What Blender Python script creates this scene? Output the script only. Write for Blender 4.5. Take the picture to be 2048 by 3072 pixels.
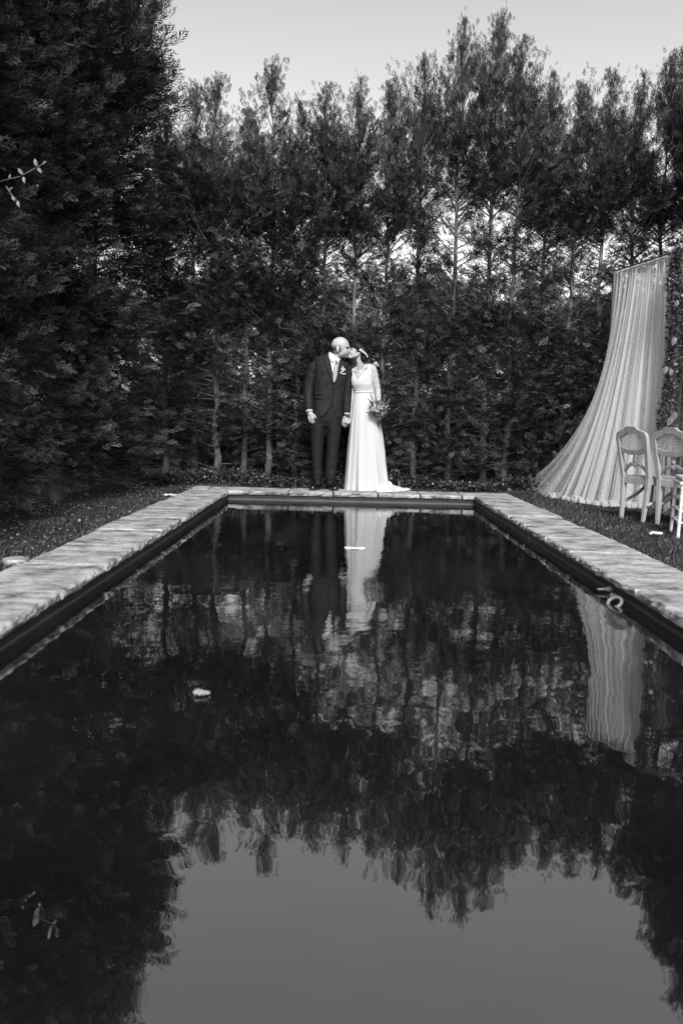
import bpy, bmesh, math, random
import numpy as np
from mathutils import Vector, Matrix

for o in list(bpy.data.objects):
    bpy.data.objects.remove(o)
S = bpy.context.scene
COL = S.collection
RAD = math.radians
rng = np.random.default_rng(7)
random.seed(7)

# ------------------------------------------------------------------ camera
F_PX = 2389.0                       # focal length in pixels of the 2048 x 3072 photograph
CAM_Z = 0.83                        # above the coping
ROLL = RAD(1.3)
VP = (8.0, 274.0)                   # where +Y vanishes, right/up of the image centre
cr, sr = math.cos(ROLL), math.sin(ROLL)
u0, v0 = VP[0] * cr - VP[1] * sr, VP[0] * sr + VP[1] * cr
yaw = math.atan2(-u0, F_PX)         # un-rolled camera: turn then pitch
fwd = Vector((math.sin(yaw), math.cos(yaw), 0))
pitch = math.atan2(v0 * math.cos(yaw), F_PX)
fwd = Vector((math.sin(yaw) * math.cos(pitch), math.cos(yaw) * math.cos(pitch), -math.sin(pitch)))
right0 = Vector((math.cos(yaw), -math.sin(yaw), 0))
up0 = right0.cross(fwd)
right = right0 * cr + up0 * sr
upv = up0 * cr - right0 * sr
cam_d = bpy.data.cameras.new('camera')
cam = bpy.data.objects.new('camera', cam_d)
COL.objects.link(cam)
cam.matrix_world = Matrix(((right.x, upv.x, -fwd.x, 0), (right.y, upv.y, -fwd.y, 0), (right.z, upv.z, -fwd.z, CAM_Z), (0, 0, 0, 1)))
cam_d.sensor_fit = 'VERTICAL'
cam_d.sensor_height = 36.0
cam_d.lens = F_PX / 3072 * 36.0
cam_d.clip_end = 2000
cam_d.dof.use_dof = True
cam_d.dof.focus_distance = 9.5
cam_d.dof.aperture_fstop = 2.2
S.camera = cam

# ------------------------------------------------------------------ light
SUN_EL, SUN_AZ = RAD(42), RAD(176)   # azimuth clockwise from +Y: behind the camera, a little to the right
w = bpy.data.worlds.new('World')
S.world = w
w.use_nodes = True
nt = w.node_tree
nt.nodes.clear()
wo = nt.nodes.new('ShaderNodeOutputWorld')
bg = nt.nodes.new('ShaderNodeBackground')
sky = nt.nodes.new('ShaderNodeTexSky')
sky.sky_type = 'NISHITA'
sky.sun_disc = False
sky.sun_elevation = SUN_EL
sky.sun_rotation = SUN_AZ
sky.air_density = 1.0
sky.dust_density = 1.0
sepn = nt.nodes.new('ShaderNodeSeparateColor')      # black-and-white film behind a red filter
nt.links.new(sky.outputs[0], sepn.inputs[0])
m1 = nt.nodes.new('ShaderNodeMath'); m1.operation = 'MULTIPLY'; m1.inputs[1].default_value = 0.85
m2 = nt.nodes.new('ShaderNodeMath'); m2.operation = 'MULTIPLY_ADD'; m2.inputs[1].default_value = 0.15
nt.links.new(sepn.outputs[0], m1.inputs[0])
nt.links.new(sepn.outputs[1], m2.inputs[0])
nt.links.new(m1.outputs[0], m2.inputs[2])
nt.links.new(m2.outputs[0], bg.inputs[0])
bg.inputs[1].default_value = 0.15
nt.links.new(bg.outputs[0], wo.inputs[0])
sun_d = bpy.data.lights.new('sun', 'SUN')
sun_d.energy = 1.5
sun_d.angle = RAD(14)
sun_d.color = (1, 1, 1)
sun = bpy.data.objects.new('sun', sun_d)
COL.objects.link(sun)
sd = Vector((math.sin(SUN_AZ) * math.cos(SUN_EL), math.cos(SUN_AZ) * math.cos(SUN_EL), math.sin(SUN_EL)))
sun.rotation_euler = sd.to_track_quat('Z', 'Y').to_euler()
sun.location = sd * 30
S.view_settings.view_transform = 'Standard'
S.view_settings.look = 'None'
S.view_settings.gamma = 1
S.view_settings.exposure = 1.55
S.render.engine = 'CYCLES'
S.cycles.use_denoising = True
S.cycles.denoiser = 'OPENIMAGEDENOISE'
S.cycles.denoising_input_passes = 'RGB_ALBEDO_NORMAL'
S.cycles.denoising_prefilter = 'NONE'
S.cycles.use_adaptive_sampling = False
S.cycles.max_bounces = 8
S.cycles.transparent_max_bounces = 24
S.cycles.caustics_reflective = False
S.cycles.caustics_refractive = False

# ------------------------------------------------------------------ photo pixels to places
def ray(px, py):
    return (right * (px - 1024) - upv * (py - 1536) + fwd * F_PX)
def P(px, py, Y):
    r = ray(px, py)
    t = Y / r.y
    return Vector((r.x * t, Y, CAM_Z + r.z * t))
def G(px, py, z=0.0):
    r = ray(px, py)
    t = (z - CAM_Z) / r.z
    return Vector((r.x * t, r.y * t, z))
YP = 9.52                                            # depth of the couple
def M(u, v, dy=0.0):                                 # u, v are close to millimetres at the couple; dy in mm
    return P(860 + u * 0.25510, 970 + v * 0.25510, YP + dy / 1000.0)

# ------------------------------------------------------------------ helpers
def put(o, parent=None, name=None):
    COL.objects.link(o)
    if parent is not None:
        o.parent = parent
    return o
def tag(o, label=None, cat=None, group=None, kind=None):
    if label: o['label'] = label
    if cat: o['category'] = cat
    if group: o['group'] = group
    if kind: o['kind'] = kind
    return o
def empty(name, loc=(0, 0, 0), rz=0.0):
    o = bpy.data.objects.new(name, None)
    o.empty_display_size = 0.1
    o.location = loc
    o.rotation_euler = (0, 0, rz)
    COL.objects.link(o)
    return o
def mesh_np(name, V, Fq, smooth=False, mat=None, attr=None):
    V = np.asarray(V, np.float32).reshape(-1, 3)
    Fq = np.asarray(Fq, np.int32)
    k = Fq.shape[1]
    me = bpy.data.meshes.new(name)
    me.vertices.add(len(V)); me.vertices.foreach_set('co', V.ravel())
    me.loops.add(Fq.size); me.loops.foreach_set('vertex_index', Fq.ravel())
    me.polygons.add(len(Fq)); me.polygons.foreach_set('loop_start', np.arange(0, Fq.size, k, dtype=np.int32))
    if smooth:
        me.polygons.foreach_set('use_smooth', np.ones(len(Fq), bool))
    if attr is not None:
        a = me.attributes.new('tint', 'FLOAT', 'POINT')
        a.data.foreach_set('value', np.asarray(attr, np.float32))
    me.update(calc_edges=True)
    if mat: me.materials.append(mat)
    return me
def mesh_py(name, V, F, mat=None, smooth=False):
    me = bpy.data.meshes.new(name)
    me.from_pydata([tuple(v) for v in V], [], F)
    if smooth:
        for p in me.polygons: p.use_smooth = True
    if mat: me.materials.append(mat)
    me.update()
    return me
def obj(name, me, parent=None, **kw):
    o = bpy.data.objects.new(name, me)
    COL.objects.link(o)
    if parent is not None: o.parent = parent
    return tag(o, **kw)
def copy_tree(o, parent=None):
    c = o.copy(); COL.objects.link(c)
    if parent is not None: c.parent = parent
    for ch in list(o.children): copy_tree(ch, c)
    return c

class MB:                                            # collects closed shapes into one mesh
    def __init__(s): s.V, s.F = [], []
    def add(s, V, F):
        n = len(s.V); s.V += [Vector(v) for v in V]; s.F += [tuple(i + n for i in f) for f in F]
        return s
    def box(s, c, size, rot=None, taper=1.0):
        c = Vector(c); h = Vector(size) / 2
        V = []
        for z in (-1, 1):
            k = 1.0 if z < 0 else taper
            for x, y in ((-1, -1), (1, -1), (1, 1), (-1, 1)):
                p = Vector((x * h.x * k, y * h.y * k, z * h.z))
                V.append(c + (rot @ p if rot else p))
        return s.add(V, [(3, 2, 1, 0), (4, 5, 6, 7), (0, 1, 5, 4), (1, 2, 6, 5), (2, 3, 7, 6), (3, 0, 4, 7)])
    def tube(s, pts, rads, n=8, flat=None, caps=True):
        pts = [Vector(p) for p in pts]
        if not hasattr(rads, '__len__'): rads = [rads] * len(pts)
        V, F = [], []
        prev = None
        for i, p in enumerate(pts):
            t = (pts[min(i + 1, len(pts) - 1)] - pts[max(i - 1, 0)]).normalized()
            if prev is None:
                a = Vector((0, 0, 1)) if abs(t.z) < 0.9 else Vector((1, 0, 0))
                x = t.cross(a).normalized()
            else:
                x = (prev - t * prev.dot(t)).normalized()
            prev = x
            y = t.cross(x)
            r = rads[i]
            rx, ry = r if hasattr(r, '__len__') else (r, r)
            for k in range(n):
                a = 2 * math.pi * k / n
                V.append(p + x * (rx * math.cos(a)) + y * (ry * math.sin(a)))
        for i in range(len(pts) - 1):
            for k in range(n):
                a, b = i * n + k, i * n + (k + 1) % n
                F.append((a, b, b + n, a + n))
        if caps:
            F.append(tuple(range(n - 1, -1, -1)))
            F.append(tuple(range((len(pts) - 1) * n, len(pts) * n)))
        return s.add(V, F)
    def capsule(s, p0, r0, p1, r1, n=14, m=5):
        p0, p1 = Vector(p0), Vector(p1)
        ax = p1 - p0
        if ax.length < 1e-6: ax = Vector((0, 0, 1e-5))
        t = ax.normalized()
        pts, rr = [], []
        for i in range(m + 1):
            a = -math.pi / 2 + (math.pi / 2) * i / m
            pts.append(p0 + t * (r0 * math.sin(a))); rr.append(max(r0 * math.cos(a), r0 * 0.02))
        for i in range(m + 1):
            a = (math.pi / 2) * i / m
            pts.append(p1 + t * (r1 * math.sin(a))); rr.append(max(r1 * math.cos(a), r1 * 0.02))
        return s.tube_dir(pts, rr, t, n)
    def tube_dir(s, pts, rr, t, n):
        a0 = Vector((0, 0, 1)) if abs(t.z) < 0.9 else Vector((1, 0, 0))
        x = t.cross(a0).normalized(); y = t.cross(x)
        V, F = [], []
        for p, r in zip(pts, rr):
            for k in range(n):
                a = 2 * math.pi * k / n
                V.append(p + x * (r * math.cos(a)) + y * (r * math.sin(a)))
        for i in range(len(pts) - 1):
            for k in range(n):
                a, b = i * n + k, i * n + (k + 1) % n
                F.append((a, b, b + n, a + n))
        F.append(tuple(range(n - 1, -1, -1))); F.append(tuple(range((len(pts) - 1) * n, len(pts) * n)))
        return s.add(V, F)
    def chain(s, pts, rads, n=12):
        for i in range(len(pts) - 1):
            s.capsule(pts[i], rads[i], pts[i + 1], rads[i + 1], n)
        return s
    def ellipsoid(s, c, rx, ry, rz, rot_img=0.0, n=20, m=12, rotz=0.0):
        # rot_img turns in the picture plane (clockwise seen from the camera), rotz about the vertical
        R = Matrix.Rotation(rot_img, 3, 'Y') @ Matrix.Rotation(rotz, 3, 'Z')
        c = Vector(c)
        V, F = [], []
        for i in range(m + 1):
            a = -math.pi / 2 + math.pi * i / m
            for k in range(n):
                b = 2 * math.pi * k / n
                ca = max(math.cos(a), 0.02)
                V.append(c + R @ Vector((rx * ca * math.cos(b), ry * ca * math.sin(b), rz * math.sin(a))))
        for i in range(m):
            for k in range(n):
                a, b = i * n + k, i * n + (k + 1) % n
                F.append((a, b, b + n, a + n))
        F.append(tuple(range(n - 1, -1, -1))); F.append(tuple(range(m * n, (m + 1) * n)))
        return s.add(V, F)
    def mesh(s, name, mat=None, smooth=False):
        return mesh_py(name, s.V, s.F, mat, smooth)
    def build(s, name, mat, parent=None, smooth=False, **kw):
        return obj(name, s.mesh(name, mat, smooth), parent, **kw)
    def remesh(s, name, mat, voxel=0.006, smooth=4, factor=0.5):
        me = s.mesh(name + '_raw')
        o = bpy.data.objects.new('tmp', me); COL.objects.link(o)
        r = o.modifiers.new('r', 'REMESH'); r.mode = 'VOXEL'; r.voxel_size = voxel; r.use_smooth_shade = True
        if smooth:
            k = o.modifiers.new('s', 'SMOOTH'); k.factor = factor; k.iterations = smooth
        dg = bpy.context.evaluated_depsgraph_get()
        out = bpy.data.meshes.new_from_object(o.evaluated_get(dg))
        bpy.data.objects.remove(o); bpy.data.meshes.remove(me)
        out.name = name
        out.materials.clear(); out.materials.append(mat)
        for p in out.polygons: p.use_smooth = True
        return out
def bevel_mod(o, wdt=0.004, seg=2):
    b = o.modifiers.new('bevel', 'BEVEL'); b.width = wdt; b.segments = seg; b.limit_method = 'ANGLE'
    b.angle_limit = RAD(40)
    return o
def lerp(a, b, t): return a + (b - a) * t
def interp(x, xs, ys): return float(np.interp(x, xs, ys))

# ------------------------------------------------------------------ materials (a black-and-white picture: all greys)
def mat(name, base, rough=0.6, var=0.0, scale=8.0, bump=0.0, bscale=30.0, spec=0.5, coords='Object', detail=6, stretch=(1, 1, 1), dist=0.01):
    m = bpy.data.materials.new(name); m.use_nodes = True
    n = m.node_tree.nodes; l = m.node_tree.links
    b = n['Principled BSDF']
    b.inputs['Base Color'].default_value = (base, base, base, 1)
    b.inputs['Roughness'].default_value = rough
    b.inputs['Specular IOR Level'].default_value = spec
    if var or bump:
        tc = n.new('ShaderNodeTexCoord')
        mp = n.new('ShaderNodeMapping'); mp.inputs['Scale'].default_value = stretch
        l.new(tc.outputs[coords], mp.inputs[0])
    if var:
        nz = n.new('ShaderNodeTexNoise'); nz.inputs['Scale'].default_value = scale; nz.inputs['Detail'].default_value = detail
        nz.inputs['Roughness'].default_value = 0.65
        l.new(mp.outputs[0], nz.inputs['Vector'])
        rp = n.new('ShaderNodeMapRange')
        rp.inputs[1].default_value = 0.3; rp.inputs[2].default_value = 0.7
        rp.inputs[3].default_value = base * (1 - var); rp.inputs[4].default_value = base * (1 + var)
        l.new(nz.outputs[0], rp.inputs[0])
        l.new(rp.outputs[0], b.inputs['Base Color'])
    if bump:
        n2 = n.new('ShaderNodeTexNoise'); n2.inputs['Scale'].default_value = bscale; n2.inputs['Detail'].default_value = 8
        l.new(mp.outputs[0], n2.inputs['Vector'])
        bp = n.new('ShaderNodeBump'); bp.inputs['Strength'].default_value = bump; bp.inputs['Distance'].default_value = dist
        l.new(n2.outputs[0], bp.inputs['Height'])
        l.new(bp.outputs[0], b.inputs['Normal'])
    return m

def leaf_mat(name, base, trans=0.25, rough=0.5, spec=0.3):
    m = bpy.data.materials.new(name); m.use_nodes = True
    n = m.node_tree.nodes; l = m.node_tree.links
    b = n['Principled BSDF']; out = n['Material Output']
    at = n.new('ShaderNodeAttribute'); at.attribute_name = 'tint'
    geo = n.new('ShaderNodeNewGeometry')
    nz = n.new('ShaderNodeTexNoise'); nz.inputs['Scale'].default_value = 1.6; nz.inputs['Detail'].default_value = 3
    l.new(geo.outputs['Position'], nz.inputs['Vector'])
    mr = n.new('ShaderNodeMapRange'); mr.inputs[1].default_value = 0.35; mr.inputs[2].default_value = 0.65
    mr.inputs[3].default_value = 0.7; mr.inputs[4].default_value = 1.3
    l.new(nz.outputs[0], mr.inputs[0])
    mu = n.new('ShaderNodeMath'); mu.operation = 'MULTIPLY'
    l.new(at.outputs['Fac'], mu.inputs[0]); l.new(mr.outputs[0], mu.inputs[1])
    mb = n.new('ShaderNodeMath'); mb.operation = 'MULTIPLY'; mb.inputs[1].default_value = base
    l.new(mu.outputs[0], mb.inputs[0])
    l.new(mb.outputs[0], b.inputs['Base Color'])
    b.inputs['Roughness'].default_value = rough
    b.inputs['Specular IOR Level'].default_value = spec
    tr = n.new('ShaderNodeBsdfTranslucent')
    l.new(mb.outputs[0], tr.inputs[0])
    mx = n.new('ShaderNodeMixShader'); mx.inputs[0].default_value = trans
    l.new(b.outputs[0], mx.inputs[1]); l.new(tr.outputs[0], mx.inputs[2])
    l.new(mx.outputs[0], out.inputs['Surface'])
    return m

M_LEAF = leaf_mat('cypress_leaf', 0.042, 0.04, 0.38, 0.2)
M_IVY = leaf_mat('ivy_leaf', 0.05, 0.15, 0.4, 0.4)
M_GARL = leaf_mat('garland_leaf', 0.06, 0.15, 0.35, 0.5)
M_GRASS = leaf_mat('grass_blade', 0.05, 0.2, 0.5, 0.3)
M_PALE = leaf_mat('pale_leaf', 0.4, 0.2, 0.5, 0.3)
M_BARK = mat('bark', 0.12, 0.85, 0.55, 14, 0.6, 60, 0.2, stretch=(1, 1, 0.25))
M_SOIL = mat('soil', 0.022, 0.95, 0.6, 9, 0.5, 40, 0.2)
M_LINER = mat('pool_liner', 0.018, 0.5, 0.5, 5, 0.15, 30, 0.3)
def scum(m):
    n = m.node_tree.nodes; l = m.node_tree.links; b = n['Principled BSDF']
    src = b.inputs['Base Color'].links[0].from_socket
    geo = n.new('ShaderNodeNewGeometry'); sp = n.new('ShaderNodeSeparateXYZ'); l.new(geo.outputs['Position'], sp.inputs[0])
    nz = n.new('ShaderNodeTexNoise'); nz.inputs['Scale'].default_value = 7; nz.inputs['Detail'].default_value = 6; l.new(geo.outputs['Position'], nz.inputs['Vector'])
    ad = n.new('ShaderNodeMath'); ad.operation = 'MULTIPLY_ADD'; ad.inputs[1].default_value = .02; l.new(nz.outputs[0], ad.inputs[0]); l.new(sp.outputs[2], ad.inputs[2])
    rp = n.new('ShaderNodeValToRGB'); mr = n.new('ShaderNodeMapRange'); mr.inputs[1].default_value = -.11; mr.inputs[2].default_value = -.05
    l.new(ad.outputs[0], mr.inputs[0]); l.new(mr.outputs[0], rp.inputs[0])
    e = rp.color_ramp.elements; e[0].color = (.03, .03, .03, 1); e[0].position = .1; e[1].color = (.0, .0, .0, 1); e[1].position = .7; k = e.new(.35); k.color = (.09, .09, .09, 1); k = e.new(.5); k.color = (.012, .012, .012, 1)
    mx = n.new('ShaderNodeMix'); mx.data_type = 'RGBA'; mx.blend_type = 'ADD'; mx.inputs[0].default_value = 1
    l.new(src, mx.inputs[6]); l.new(rp.outputs[0], mx.inputs[7]); l.new(mx.outputs[2], b.inputs['Base Color'])
scum(M_LINER)
M_MORTAR = mat('mortar', 0.035, 0.9, 0.4, 20, 0.4, 60, 0.2)

def stone_mat():
    m = bpy.data.materials.new('travertine'); m.use_nodes = True
    n = m.node_tree.nodes; l = m.node_tree.links
    b = n['Principled BSDF']
    tc = n.new('ShaderNodeTexCoord')
    oi = n.new('ShaderNodeObjectInfo')
    geo = n.new('ShaderNodeNewGeometry')
    ofs = n.new('ShaderNodeVectorMath'); ofs.operation = 'MULTIPLY_ADD'
    cmb = n.new('ShaderNodeCombineXYZ')
    ml = n.new('ShaderNodeMath'); ml.operation = 'MULTIPLY'; ml.inputs[1].default_value = 37.0
    l.new(oi.outputs['Random'], ml.inputs[0]); l.new(ml.outputs[0], cmb.inputs[0]); l.new(ml.outputs[0], cmb.inputs[1])
    ofs.inputs[1].default_value = (1, 1, 1)
    l.new(tc.outputs['Object'], ofs.inputs[0]); l.new(cmb.outputs[0], ofs.inputs[2])
    mp = n.new('ShaderNodeMapping'); mp.inputs['Scale'].default_value = (1.0, 1.7, 1.0)
    l.new(ofs.outputs[0], mp.inputs[0])
    def noise(sc, det, ro=0.6, src=mp):
        z = n.new('ShaderNodeTexNoise'); z.inputs['Scale'].default_value = sc; z.inputs['Detail'].default_value = det
        z.inputs['Roughness'].default_value = ro
        l.new(src.outputs[0], z.inputs['Vector']); return z
    a = noise(4.5, 9, 0.72); c = noise(22, 8, 0.75); d = noise(1.6, 3, 0.5)
    ra = n.new('ShaderNodeValToRGB')
    e = ra.color_ramp.elements
    e[0].position = 0.36; e[0].color = (0.075, 0.075, 0.075, 1)
    e[1].position = 0.60; e[1].color = (0.46, 0.46, 0.46, 1)
    k = e.new(0.46); k.color = (0.25, 0.25, 0.25, 1)
    l.new(a.outputs[0], ra.inputs[0])
    rc = n.new('ShaderNodeMapRange'); rc.inputs[1].default_value = 0.33; rc.inputs[2].default_value = 0.5
    rc.inputs[3].default_value = 0.45; rc.inputs[4].default_value = 1.0
    l.new(c.outputs[0], rc.inputs[0])
    rd = n.new('ShaderNodeMapRange'); rd.inputs[1].default_value = 0.3; rd.inputs[2].default_value = 0.7
    rd.inputs[3].default_value = 0.8; rd.inputs[4].default_value = 1.12
    l.new(d.outputs[0], rd.inputs[0])
    x1 = n.new('ShaderNodeMath'); x1.operation = 'MULTIPLY'
    l.new(rc.outputs[0], x1.inputs[0]); l.new(rd.outputs[0], x1.inputs[1])
    mx = n.new('ShaderNodeMix'); mx.data_type = 'RGBA'; mx.blend_type = 'MULTIPLY'; mx.inputs[0].default_value = 1
    l.new(ra.outputs[0], mx.inputs[6]); l.new(x1.outputs[0], mx.inputs[7])
    l.new(mx.outputs[2], b.inputs['Base Color'])
    b.inputs['Roughness'].default_value = 0.75
    b.inputs['Specular IOR Level'].default_value = 0.3
    bp = n.new('ShaderNodeBump'); bp.inputs['Strength'].default_value = 0.6; bp.inputs['Distance'].default_value = 0.008
    l.new(c.outputs[0], bp.inputs['Height']); l.new(bp.outputs[0], b.inputs['Normal'])
    return m
M_STONE = stone_mat()

def water_mat():
    m = bpy.data.materials.new('pool_water'); m.use_nodes = True
    n = m.node_tree.nodes; l = m.node_tree.links
    b = n['Principled BSDF']
    b.inputs['Roughness'].default_value = 0.004
    b.inputs['IOR'].default_value = 3.0
    geo = n.new('ShaderNodeNewGeometry')
    def noise(sc, det, stretch=(1, 1, 1), ro=0.5):
        mp = n.new('ShaderNodeMapping'); mp.inputs['Scale'].default_value = stretch
        l.new(geo.outputs['Position'], mp.inputs[0])
        z = n.new('ShaderNodeTexNoise'); z.inputs['Scale'].default_value = sc; z.inputs['Detail'].default_value = det
        z.inputs['Roughness'].default_value = ro
        l.new(mp.outputs[0], z.inputs['Vector']); return z
    body = noise(1.1, 5)
    mr = n.new('ShaderNodeMapRange'); mr.inputs[1].default_value = 0.3; mr.inputs[2].default_value = 0.7
    mr.inputs[3].default_value = 0.004; mr.inputs[4].default_value = 0.010
    l.new(body.outputs[0], mr.inputs[0]); l.new(mr.outputs[0], b.inputs['Base Color'])
    big = noise(2.0, 1, (1, 1, 1)); mid = noise(8, 1); fine = noise(30, 2, (0.7, 1, 1))
    mask = noise(0.55, 1)
    mk = n.new('ShaderNodeMapRange'); mk.inputs[1].default_value = 0.36; mk.inputs[2].default_value = 0.60
    l.new(mask.outputs[0], mk.inputs[0])
    sep = n.new('ShaderNodeSeparateXYZ'); l.new(geo.outputs['Position'], sep.inputs[0])
    far = n.new('ShaderNodeMapRange'); far.inputs[1].default_value = 2.2; far.inputs[2].default_value = 5.0   # livelier at the far end
    l.new(sep.outputs[1], far.inputs[0])
    mm = n.new('ShaderNodeMath'); mm.operation = 'MULTIPLY'
    l.new(mk.outputs[0], mm.inputs[0]); l.new(far.outputs[0], mm.inputs[1])
    def add(a, bsock, kk):
        q = n.new('ShaderNodeMath'); q.operation = 'MULTIPLY_ADD'; q.inputs[1].default_value = kk
        l.new(bsock, q.inputs[0])
        if a is None: q.inputs[2].default_value = 0
        else: l.new(a, q.inputs[2])
        return q.outputs[0]
    h = add(None, big.outputs[0], 0.0035)
    h = add(h, mid.outputs[0], 0.0007)
    fm = n.new('ShaderNodeMath'); fm.operation = 'MULTIPLY'
    l.new(fine.outputs[0], fm.inputs[0]); l.new(mm.outputs[0], fm.inputs[1])
    h = add(h, fm.outputs[0], 0.0009)
    bp = n.new('ShaderNodeBump'); bp.inputs['Strength'].default_value = 1.0; bp.inputs['Distance'].default_value = 1.0
    l.new(h, bp.inputs['Height']); l.new(bp.outputs[0], b.inputs['Normal'])
    return m
M_WATER = water_mat()

# ------------------------------------------------------------------ setting: ground, pool, water, coping
PX0, PX1, PY0, PY1 = -1.337, 1.540, -0.6, 9.20      # pool opening
CW = 0.46                                            # coping width
GZ = -0.030                                          # lawn level
WZ = -0.105                                          # water level
def ground():
    # one sheet with a hole for the pool
    hx0, hx1, hy0, hy1 = PX0 - 0.12, PX1 + 0.12, PY0 - 0.12, PY1 + 0.12
    B = 400
    xs = [-B, -20, hx0, hx1, 20, B]; ys = [-B, -20, hy0, hy1, 25, B]
    V = [(x, y, GZ) for y in ys for x in xs]
    F = []
    for j in range(5):
        for i in range(5):
            if i == 2 and j == 2: continue
            a = j * 6 + i
            F.append((a, a + 1, a + 7, a + 6))
    tag(obj('ground', mesh_py('ground', V, F, M_SOIL)), kind='structure')
ground()
mb = MB()
for (x0, x1, y0, y1) in ((PX0 - 0.1, PX0, PY0 - 0.1, PY1 + 0.1), (PX1, PX1 + 0.1, PY0 - 0.1, PY1 + 0.1), (PX0, PX1, PY1, PY1 + 0.1), (PX0, PX1, PY0 - 0.1, PY0)):
    mb.box(((x0 + x1) / 2, (y0 + y1) / 2, -0.81), (x1 - x0, y1 - y0, 1.51))
mb.box(((PX0 + PX1) / 2, (PY0 + PY1) / 2, -1.61), (PX1 - PX0 + 0.2, PY1 - PY0 + 0.2, 0.08))
tag(mb.build('pool_basin', M_LINER), kind='structure')
tag(obj('water', mesh_py('water', [(PX0, PY0, WZ), (PX1, PY0, WZ), (PX1, PY1, WZ), (PX0, PY1, WZ)], [(0, 1, 2, 3)], M_WATER)), kind='structure')

mb = MB()                                            # mortar bed under the slabs
for (x0, x1, y0, y1) in ((PX0 - CW + .02, PX0 - .005, PY0 - CW, PY1 + CW - .02), (PX1 + .005, PX1 + CW - .02, PY0 - CW, PY1 + CW - .02), (PX0 - .004, PX1 + .004, PY1 + .005, PY1 + CW - .02)):
    mb.box(((x0 + x1) / 2, (y0 + y1) / 2, -0.034), (x1 - x0, y1 - y0, 0.04))
bed = tag(mb.build('pool_coping', M_MORTAR), kind='structure')

def slab(x0, x1, y0, y1, rough_sides, seed, name='coping_stone'):
    """a stone slab with hewn edges: rough_sides is a set of '-x', '+x', '-y', '+y'"""
    r = random.Random(seed)
    z1 = r.uniform(-0.004, 0.004); z0 = -0.044 + r.uniform(-.004, .004)
    nx = max(2, int((x1 - x0) / 0.045)); ny = max(2, int((y1 - y0) / 0.045))
    bm = bmesh.new()
    def edge(side): return (0.008 if side in rough_sides else 0.0025)
    per = []
    for i in range(nx): per.append((lerp(x0, x1, i / nx), y0, '-y', i == 0))
    for i in range(ny): per.append((x1, lerp(y0, y1, i / ny), '+x', i == 0))
    for i in range(nx): per.append((lerp(x1, x0, i / nx), y1, '+y', i == 0))
    for i in range(ny): per.append((x0, lerp(y1, y0, i / ny), '-x', i == 0))
    cx, cy = (x0 + x1) / 2, (y0 + y1) / 2
    rings = []
    for lvl, (z, inset, k) in enumerate(((z0, 0.004, 1.0), (z0 * 0.55, -0.002, 1.2), (z1 - 0.009, 0.001, 1.0), (z1, 0.011, 0.7))):
        ring = []
        for (x, y, sd, corner) in per:
            j = edge(sd) * k
            dx = dy = 0
            ins = inset if sd in rough_sides else inset * 0.5
            if sd == '-y': dy = ins + r.uniform(-j, j)
            if sd == '+y': dy = -ins + r.uniform(-j, j)
            if sd == '-x': dx = ins + r.uniform(-j, j)
            if sd == '+x': dx = -ins + r.uniform(-j, j)
            if corner:
                dx += (cx - x) * 0.02; dy += (cy - y) * 0.02
            ring.append(bm.verts.new((x + dx - cx, y + dy - cy, z + (r.uniform(-.002, .002) if lvl == 3 else 0))))
        rings.append(ring)
    n = len(per)
    for a, b in zip(rings, rings[1:]):
        for i in range(n):
            bm.faces.new((a[i], a[(i + 1) % n], b[(i + 1) % n], b[i]))
    bm.faces.new(rings[-1]); bm.faces.new(list(reversed(rings[0])))
    me = bpy.data.meshes.new(name); bm.to_mesh(me); bm.free()
    me.materials.append(M_STONE)
    o = obj(name, me, bed)
    o.location = (cx, cy, 0.0)
    return o
OV = 0.025                                           # slabs overhang the water
y = PY0 - 0.4; k = 0
r_ = random.Random(3)
while y < PY1 - 0.02:
    L = r_.uniform(0.55, 0.8); y1 = min(y + L, PY1 - OV)
    if PY1 - OV - y1 < 0.25: y1 = PY1 - OV
    slab(PX0 - CW + r_.uniform(-.012, .012), PX0 + OV, y + .009, y1 - .009, {'+x', '-x'}, 100 + k); k += 1
    y = y1
    if y1 >= PY1 - OV: break
y = PY0 - 0.4
while y < PY1 - 0.02:
    L = r_.uniform(0.5, 0.72); y1 = min(y + L, PY1 - OV)
    if PY1 - OV - y1 < 0.25: y1 = PY1 - OV
    slab(PX1 - OV, PX1 + CW + r_.uniform(-.012, .012), y + .009, y1 - .009, {'-x', '+x'}, 200 + k); k += 1
    y = y1
    if y1 >= PY1 - OV: break
xj = [PX0 - CW, -0.90, -0.30, 0.18, 0.68, 1.05, 1.36, PX1 + CW]
xj = [PX0 - CW, P(620, 1476, PY1).x, P(865, 1476, PY1).x, P(999, 1476, PY1).x, P(1133, 1480, PY1).x, P(1260, 1480, PY1).x, P(1385, 1484, PY1).x, PX1 + CW]
for a, b in zip(xj, xj[1:]):
    slab(a + .005, b - .005, PY1 - OV, PY1 + CW + r_.uniform(-.01, .01), {'-y', '+y'}, 300 + k); k += 1

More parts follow.
